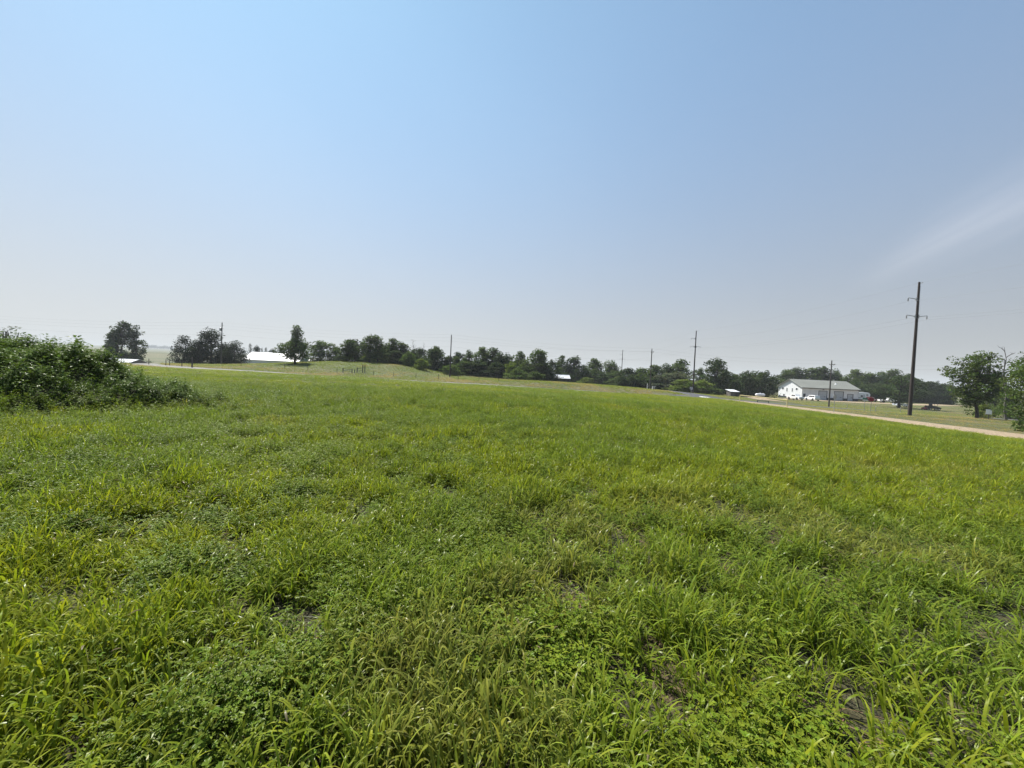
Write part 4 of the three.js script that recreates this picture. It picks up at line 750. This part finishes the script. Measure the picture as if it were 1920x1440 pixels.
{
  const p1 = at(524, 676, 150); p1.y -= 3.1; const b = gableShed('barn', 'long barn with a glaring white roof half behind the lone tree', 'building', p1, 0.02, 20.5, 11, 3.1, 2.9, M.whiteMetal, M.roofWhite, 0.5);
  mesh('lean_to_roof', box(2.4, 0.07, 6, -11.3, 3.0, 1).rotateZ(0.12), M.roofWhite, b);
  const p2 = at(591, 678, 152); p2.y -= 2.5; gableShed('small_barn', 'small building with a cream white roof beyond the lone tree', 'building', p2, 0.05, 4.6, 6, 2.5, 1.2, M.darkWood, M.roofWhite);
  const p3 = at(228, 677, 128); p3.y -= 2.4; p3.y = Math.max(p3.y, land(p3.x, p3.z) - 0.5); gableShed('low_shed', 'long low shed with pale metal roof in front of the poplars', 'building', p3, -0.08, 12.5, 5, 2.2, 0.95, M.greyWood, M.roofWhite, 0.5);
  const p4 = on(1046, 719, 150); gableShed('open_shed', 'little dark shed with white metal roof, open at one end', 'building', p4, 0.06, 8.2, 4.2, 1.75, 1.25, M.darkWood, M.roofWhite, 0.35, true);
  // lean-to hut by the dark clump
  const p5 = on(1373, 739, 117), t = thing('hut', 'small grey board hut with flat white roof under the trees', 'building', p5, 0.1);
  mesh('wall', merge(box(1.5, 1.75, 0.1, -0.45, 0.6, 1), box(0.1, 1.75, 2, -1.2, 0.6, 0), box(0.1, 1.75, 2, 1.2, 0.6, 0), box(2.3, 1.75, 0.1, 0, 0.6, -1), box(0.8, 0.35, 0.1, 0.75, 1.3, 1)), M.greyWood, t);
  mesh('roof', box(2.9, 0.1, 2.8).rotateX(0.2).translate(0, 1.76, 0), M.roofWhite, t); mesh('door', box(0.7, 1.4, 0.05, 0.75, 0.42, 0.95), M.darkWood, t);
}
// ---------------------------------------------------------------- propane tank, trailers, vehicles
{
  const p = on(1425, 745, 132), t = thing('propane_tank', 'white propane tank lying on legs under the dark trees', 'tank', p, 0.12);
  mesh('tank', new THREE.CapsuleGeometry(0.52, 2.5, 10, 20).rotateZ(Math.PI / 2).translate(0, 0.95, 0), M.whiteMetal, t);
  for (const s of [-1, 1]) mesh('leg', box(0.18, 0.5, 0.8, s * 0.9, 0.24, 0), M.darkSteel, t);
  mesh('dome', cyl(0.22, 0.16, 0.26, 0, 1.42, 0, 12), M.whiteMetal, t);
}
function wheel(parent, x, y, z, r = 0.39, w = 0.26) {
  const k = mesh('wheel', new THREE.TorusGeometry(r * 0.74, r * 0.26, 8, 18).translate(0, 0, 0), M.tyre, parent); k.position.set(x, y, z); k.scale.z = w / (r * 0.52);
  mesh('rim', new THREE.CylinderGeometry(r * 0.55, r * 0.55, w * 0.5, 14).rotateX(Math.PI / 2), M.chrome, k);
}
function car(name, label, pos, turn, paint, kind, group) {      // front towards +x
  const t = thing(name, label, kind === 'pickup' ? 'pickup' : 'car', pos, turn, group), suv = kind === 'suv';
  const body = suv ? [[-2.5, 0.5], [-2.55, 1.15], [2.35, 1.1], [2.5, 0.9], [2.5, 0.45]] : [[-2.85, 0.55], [-2.88, 1.2], [1.0, 1.2], [2.7, 1.12], [2.85, 0.9], [2.85, 0.5]];
  const cab = suv ? [[-2.42, 1.1], [-2.2, 1.85], [0.55, 1.88], [1.25, 1.1]] : kind === 'single' ? [[-0.2, 1.15], [-0.1, 1.82], [0.75, 1.85], [1.4, 1.15]] : [[-0.95, 1.15], [-0.8, 1.88], [0.75, 1.9], [1.4, 1.15]];
  mesh('body', extrude(body, 1.9, 0.06), paint, t); mesh('cab', extrude(cab, 1.7, 0.08), paint, t);
  const a = cab[0][0], f = cab[3][0], segs = suv ? [[a + 0.4, a + 1.3], [a + 1.4, a + 2.4], [a + 2.5, f - 0.62]] : kind === 'single' ? [[a + 0.25, f - 0.6]] : [[a + 0.3, (a + f) / 2 - 0.1], [(a + f) / 2, f - 0.58]];
  for (const s of [-1, 1]) for (const [x0, x1] of segs) mesh('side_window', box(x1 - x0, 0.42, 0.02, (x0 + x1) / 2, 1.53, s * 0.865), M.glass, t);
  const ws = Math.atan2(cab[2][1] - cab[3][1], cab[2][0] - cab[3][0]);
  mesh('windscreen', box(0.72, 0.03, 1.4).rotateZ(ws).translate((cab[2][0] + cab[3][0]) / 2 + 0.05, 1.52, 0), M.glass, t);
  mesh('rear_window', box(0.03, 0.4, 1.35, cab[1][0] - 0.10, 1.55, 0), M.glass, t);
  if (!suv) mesh('truck_bed', box(1.7, 0.02, 1.5, -1.85, 1.212, 0), M.darkSteel, t);
  for (const s of [-1, 1]) { mesh('headlight', box(0.06, 0.2, 0.4, (suv ? 2.5 : 2.84) + 0.005, 0.93, s * 0.66), M.lampClear, t); mesh('tail_light', box(0.06, 0.3, 0.16, suv ? -2.56 : -2.9, 1.0, s * 0.82), M.lampRed, t); for (const x of suv ? [-1.5, 1.55] : [-1.75, 1.85]) { wheel(t, x, 0.39, s * 0.86); mesh('wheel_arch', new THREE.CylinderGeometry(0.47, 0.47, 0.03, 16).rotateX(Math.PI / 2).translate(x, 0.5, s * 0.948), M.tyre, t); } }
  mesh('bumper', box(0.14, 0.22, 1.8, suv ? 2.55 : 2.92, 0.56, 0), M.chrome, t); mesh('bumper', box(0.14, 0.2, 1.8, suv ? -2.58 : -2.95, 0.58, 0), M.chrome, t); mesh('grille', box(0.04, 0.3, 0.9, suv ? 2.53 : 2.9, 0.88, 0), M.darkSteel, t);
  return t;
}
const stand = (x, d) => V(x, land(x, -d), -d);
car('pickup_truck', 'white pickup truck parked by the gable end of the workshop', stand(99.6, 135), -Math.PI / 2 + 0.05, M.carWhite, 'pickup');
car('parked_suv', 'white sport utility car parked before the overhead doors', stand(106.4, 136), Math.PI / 2 - 0.05, M.carWhite, 'suv');
car('pickup_truck', 'maroon pickup beside the camper', stand(139, 149), 0.5, M.carRed, 'pickup');
car('pickup_truck', 'white single-cab pickup facing away from the camper', stand(144.5, 147.5), -0.35, M.carWhite, 'single');
{
  const t = thing('camper_trailer', 'white fifth-wheel camper behind the corner of the workshop', 'camper', stand(142.3, 158), 0.03);
  mesh('body', extrude([[-4.6, 0.75], [-4.6, 3.1], [-4.3, 3.35], [2.4, 3.45], [3.4, 3.3], [3.95, 2.7], [3.9, 2.0], [3.4, 1.7], [2.2, 1.65], [2.0, 0.7]], 2.4, 0.08), M.whiteMetal, t);
  for (const [x, y, w, h] of [[-2.4, 1.9, 1.2, 0.6], [0.4, 1.95, 0.9, 0.6], [2.7, 2.45, 0.8, 0.4]]) mesh('window', box(w, h, 0.03, x, y, 1.21), M.glass, t);
  mesh('stripe', box(5.8, 0.16, 0.02, -1.4, 1.35, 1.208), M.greyWood, t); mesh('door', box(0.7, 1.75, 0.03, 1.35, 1.75, 1.21), M.door, t);
  for (const x of [-1.9, -1.0]) for (const s of [-1, 1]) wheel(t, x, 0.38, s * 1.05, 0.38, 0.24);
  for (const s of [-1, 1]) mesh('landing_leg', box(0.1, 1.0, 0.1, 2.3, 0.45, s * 0.9), M.darkSteel, t);
  mesh('air_conditioner', box(0.9, 0.25, 0.7, -0.8, 3.54, 0), M.whiteMetal, t);
}
{
  const t = thing('flat_trailer', 'low white trailer parked behind the round shade tree', 'trailer', stand(122, 120), 0.08);
  mesh('deck', box(4.6, 0.14, 1.9, 0, 0.62, 0), M.whiteMetal, t); for (const s of [-1, 1]) { mesh('side_board', box(4.6, 0.4, 0.05, 0, 0.9, s * 0.94), M.whiteMetal, t); for (const x of [-0.45, 0.45]) wheel(t, x, 0.34, s * 1.08, 0.34, 0.2); }
  mesh('drawbar', bar([2.3, 0.6, 0], [3.6, 0.5, 0], 0.06), M.darkSteel, t); mesh('jack', box(0.08, 0.55, 0.08, 3.4, 0.26, 0), M.darkSteel, t);
}
{
  const t = thing('utility_vehicle', 'small dark open utility vehicle with roof and knobbly tyres', 'vehicle', stand(119.6, 109), -0.3);
  mesh('body', extrude([[-1.45, 0.5], [-1.5, 0.95], [-0.2, 0.98], [-0.15, 0.7], [0.5, 0.7], [0.6, 1.0], [1.35, 0.85], [1.5, 0.55]], 1.4, 0.05), M.carDark, t);
  mesh('roof', box(1.5, 0.12, 1.4, 0.05, 1.88, 0), M.carDark, t); mesh('rear_panel', box(0.06, 0.9, 1.2, -0.62, 1.36, 0), M.carDark, t); mesh('cargo_box', box(0.85, 0.35, 1.3, -1.05, 1.12, 0), M.carDark, t); mesh('side_door', merge(box(0.9, 0.5, 0.05, 0.05, 1.0, 0.66), box(0.9, 0.5, 0.05, 0.05, 1.0, -0.66)), M.carDark, t); for (const s of [-1, 1]) for (const [x0, x1] of [[-0.6, -0.55], [0.75, 0.55]]) mesh('roof_post', bar([x0, 0.9, s * 0.62], [x1, 1.84, s * 0.6], 0.035), M.darkSteel, t);
  mesh('seat', merge(box(0.5, 0.2, 1.2, -0.1, 0.82, 0), box(0.14, 0.55, 1.2, -0.36, 1.12, 0)), M.tyre, t);
  for (const s of [-1, 1]) for (const x of [-0.95, 1.0]) wheel(t, x, 0.33, s * 0.62, 0.33, 0.26);
  const r = thing('red_implement', 'low red mowing implement standing beside the dark utility vehicle', 'implement', stand(117.9, 109.4), 0.2);
  mesh('deck', extrude([[-0.7, 0.3], [-0.6, 0.65], [0.5, 0.7], [0.75, 0.3]], 1.1, 0.04), M.carRed, r); mesh('tower', merge(bar([-0.4, 0.6, 0.3], [0, 1.25, 0], 0.05), bar([-0.4, 0.6, -0.3], [0, 1.25, 0], 0.05), bar([0.4, 0.6, 0], [0, 1.25, 0], 0.05)), M.carRed, r); for (const s of [-1, 1]) wheel(r, -0.75, 0.2, s * 0.4, 0.2, 0.1);
}
{ // farm truck and dirt by the low shed
  const p = on(270, 684, 132); const t = car('pickup_truck', 'grey farm pickup with pale roof at the end of the low shed', p, 0.3, M.carDark, 'single');
  mesh('roof_panel', box(0.9, 0.05, 1.5, 0.33, 1.93, 0), M.whiteMetal, t);
  const q = on(287, 686, 130), R = rng(9), g = new THREE.SphereGeometry(1, 20, 10, 0, 6.2832, 0, 1.6), a = g.attributes.position;
  for (let k = 0; k < a.count; k++) { const n = 0.75 + 0.5 * noise(a.getX(k) * 2 + 5, a.getZ(k) * 2, 7); a.setXYZ(k, a.getX(k) * 3.4 * n, Math.max(-0.3, a.getY(k) * 1.5 * n - 0.1), a.getZ(k) * 2 * n); } g.computeVertexNormals();
  const o = mesh('dirt_pile', g, M.soilPile, scene); o.position.copy(q); o.userData = { label: 'low pale dirt pile by the fence near the low shed', category: 'dirt pile' };
}
// ---------------------------------------------------------------- fences, signs, small roadside things
function fence(label, posts, wires, postM, r = 0.06) {
  const P = posts.map(([px, py, d, h, rr]) => ({ p: on(px, py, d), h: h ?? 1.25, r: rr ?? r })), o = P[0].p, t = thing('fence', label, 'fence', o);
  P.forEach(({ p, h, r: q }, i) => { mesh('post', cyl(q * 1.05, q, h + 0.3, p.x - o.x, p.y - o.y - 0.3, p.z - o.z, 8), postM, t); if (i) for (const w of wires) { const b = P[i - 1]; mesh('wire', bar([b.p.x - o.x, b.p.y - o.y + w, b.p.z - o.z], [p.x - o.x, p.y - o.y + w, p.z - o.z], 0.006, 0.006, 4), M.wire, t); } });
  return t;
}
fence('wire fence of weathered posts at the far corner of the field', [[212, 682, 100], [228, 683, 98, 1.9], [279, 686, 92, 1.45], [311, 687.5, 90, 1.5], [318, 688, 90, 1.4], [341, 691, 86, 1.3], [360, 693, 84, 2.3, 0.13]], [0.4, 0.75, 1.1], M.oldPole, 0.07);
fence('pasture fence of short dark posts along the foot of the hill', [[452, 687, 93], [533, 692, 92], [577, 693, 92], [632, 696, 92], [700, 701, 92], [738, 704, 92], [780, 707, 92], [822, 709, 92], [859, 711, 92], [898, 713, 93], [935, 714, 94], [973, 716, 94]], [0.4, 0.7, 1.0], M.oldPole, 0.05);
{
  const o = on(643, 699, 95), t = thing('wooden_corral', 'small corral gate of dark posts and rails on the pasture hill', 'corral', o), L = (px, py, d) => { const p = on(px, py, d); return [p.x - o.x, p.y - o.y, p.z - o.z]; };
  const pts = [[643, 699, 95, 1.1], [660, 700, 95, 1.1], [665, 700, 95.5, 0.9], [669.5, 699.5, 96, 1.4], [680, 698, 97, 2.0], [684, 698, 97, 2.0]].map(([a, b, c, h]) => [...L(a, b, c), h]);
  for (const [x, y, z, h] of pts) mesh('post', cyl(0.12, 0.11, h + 0.3, x, y - 0.3, z, 8), M.darkWood, t);
  for (const [i, j, h] of [[0, 1, 0.5], [0, 1, 0.9], [3, 4, 0.55], [3, 4, 1.2], [4, 5, 1.5]]) mesh('rail', bar([pts[i][0], pts[i][1] + h, pts[i][2]], [pts[j][0], pts[j][1] + h, pts[j][2]], 0.05), M.darkWood, t);
}
{ // long yellow pipe rail at the mouth of the gravel road
  const a = on(1475, 767, 57), b = on(1387, 751, 69), t = thing('pipe_rail', 'long faded yellow pipe rail on two posts by the junction', 'barrier', a), e = [b.x - a.x, b.y - a.y, b.z - a.z];
  mesh('post', cyl(0.06, 0.06, 1.5, 0, -0.3, 0, 10), M.yellow, t); mesh('post', cyl(0.06, 0.06, 1.5, e[0], e[1] - 0.3, e[2], 10), M.yellow, t); mesh('rail', bar([0, 1.17, 0], [e[0], e[1] + 1.17, e[2]], 0.045), M.yellow, t);
}
function octagon(name, label, pos, turn, h, size, face, group) {
  const t = thing(name, label, 'road sign', pos, turn, group);
  mesh('post', box(0.06, h + 0.4, 0.04, 0, h / 2 - 0.1, 0), M.steel, t);
  const s = new THREE.CylinderGeometry(size / 2 / Math.cos(Math.PI / 8), size / 2 / Math.cos(Math.PI / 8), 0.012, 8).rotateY(Math.PI / 8).rotateX(Math.PI / 2).translate(0, h - size * 0.35, 0.03);
  mesh('sign_plate', s, face, t); return t;
}
octagon('stop_sign', 'grey back of an eight-sided sign on the field side of the gravel road', on(1563, 776, 50), 0.35, 2.35, 0.66, M.signBack);
octagon('stop_sign', 'grey back of an eight-sided sign before the tall pole at the junction', on(1295.5, 741, 86), 0.1, 1.9, 0.74, M.signBack);
octagon('stop_sign', 'dark red eight-sided sign in front of the maroon pickup', on(1632, 775.5, 60), -0.5, 2.1, 0.6, M.signRed);
{
  const t = thing('street_sign', 'green street sign over a white plate on thin post', 'road sign', on(1620, 775, 60), -0.3);
  mesh('post', bar([0, -0.3, 0], [0, 2.1, 0], 0.03), M.steel, t); mesh('green_plate', box(0.62, 0.26, 0.015, 0, 1.98, 0.04), M.signGreen, t); mesh('lower_plate', box(0.6, 0.13, 0.015, 0, 1.76, 0.04), M.signWhite, t);
  const w = thing('notice_sign', 'white rectangular notice sign on a post behind the shade tree', 'sign', on(1853, 783, 53), -0.5);
  mesh('post', box(0.06, 1.5, 0.05, 0, 0.55, 0), M.oldPole, w); mesh('panel', box(0.56, 0.66, 0.02, 0, 1.05, 0.045), M.signWhite, w);
}
{
  const o = on(1225, 736, 104), t = thing('utility_pedestal', 'pale utility pedestal at the foot of the pole', 'pedestal', o);
  mesh('cabinet', merge(box(0.7, 1.0, 0.6, 0, 0.45, 0), box(0.76, 0.08, 0.66, 0, 0.98, 0)), M.signBack, t); mesh('door', box(0.55, 0.8, 0.02, 0, 0.45, 0.312), M.steel, t);
  for (const [px, h, g] of [[1213, 1.5, 1], [1215.5, 0.9, 0], [1228, 0.95, 0]]) { const b = thing('guard_post', g ? 'pale tall marker stake near the utility pedestal' : 'stubby dark guard post near the utility pedestal', 'post', on(px, 736, 103), 0, 'posts round the pedestal'); mesh('post', cyl(0.09, 0.08, h + 0.3, 0, -0.3, 0, 8), g ? M.signWhite : M.darkWood, b); mesh('cap', cyl(0.1, 0.06, 0.06, 0, h, 0, 8), M.steel, b); }
  const g = thing('culvert_rail', 'low dark rail on two stubs beside the junction', 'barrier', on(1420, 756, 76), 0), e = on(1441, 757, 75), d = [e.x - g.position.x, e.y - g.position.y, e.z - g.position.z];
  mesh('post', cyl(0.07, 0.07, 0.8, 0, -0.3, 0, 8), M.darkSteel, g); mesh('post', cyl(0.07, 0.07, 0.8, d[0], d[1] - 0.3, d[2], 8), M.darkSteel, g); mesh('rail', bar([0, 0.42, 0], [d[0], d[1] + 0.42, d[2]], 0.05), M.darkSteel, g);
  for (const [px, py, d2, l] of [[1641, 777, 61, 'short grey marker post beside the street sign'], [1688, 776, 66, 'thin marker stake in the grass before the shade tree'], [1588, 768, 78, 'thin marker stake in the grass before the overhead doors']]) { const m = thing('marker_post', l, 'post', on(px, py, d2)); mesh('post', box(0.07, 1.2, 0.03, 0, 0.4, 0), M.steel, m); mesh('reflector', box(0.08, 0.16, 0.01, 0, 0.85, 0.022), M.signWhite, m); }
}
renderer.render(scene, camera);
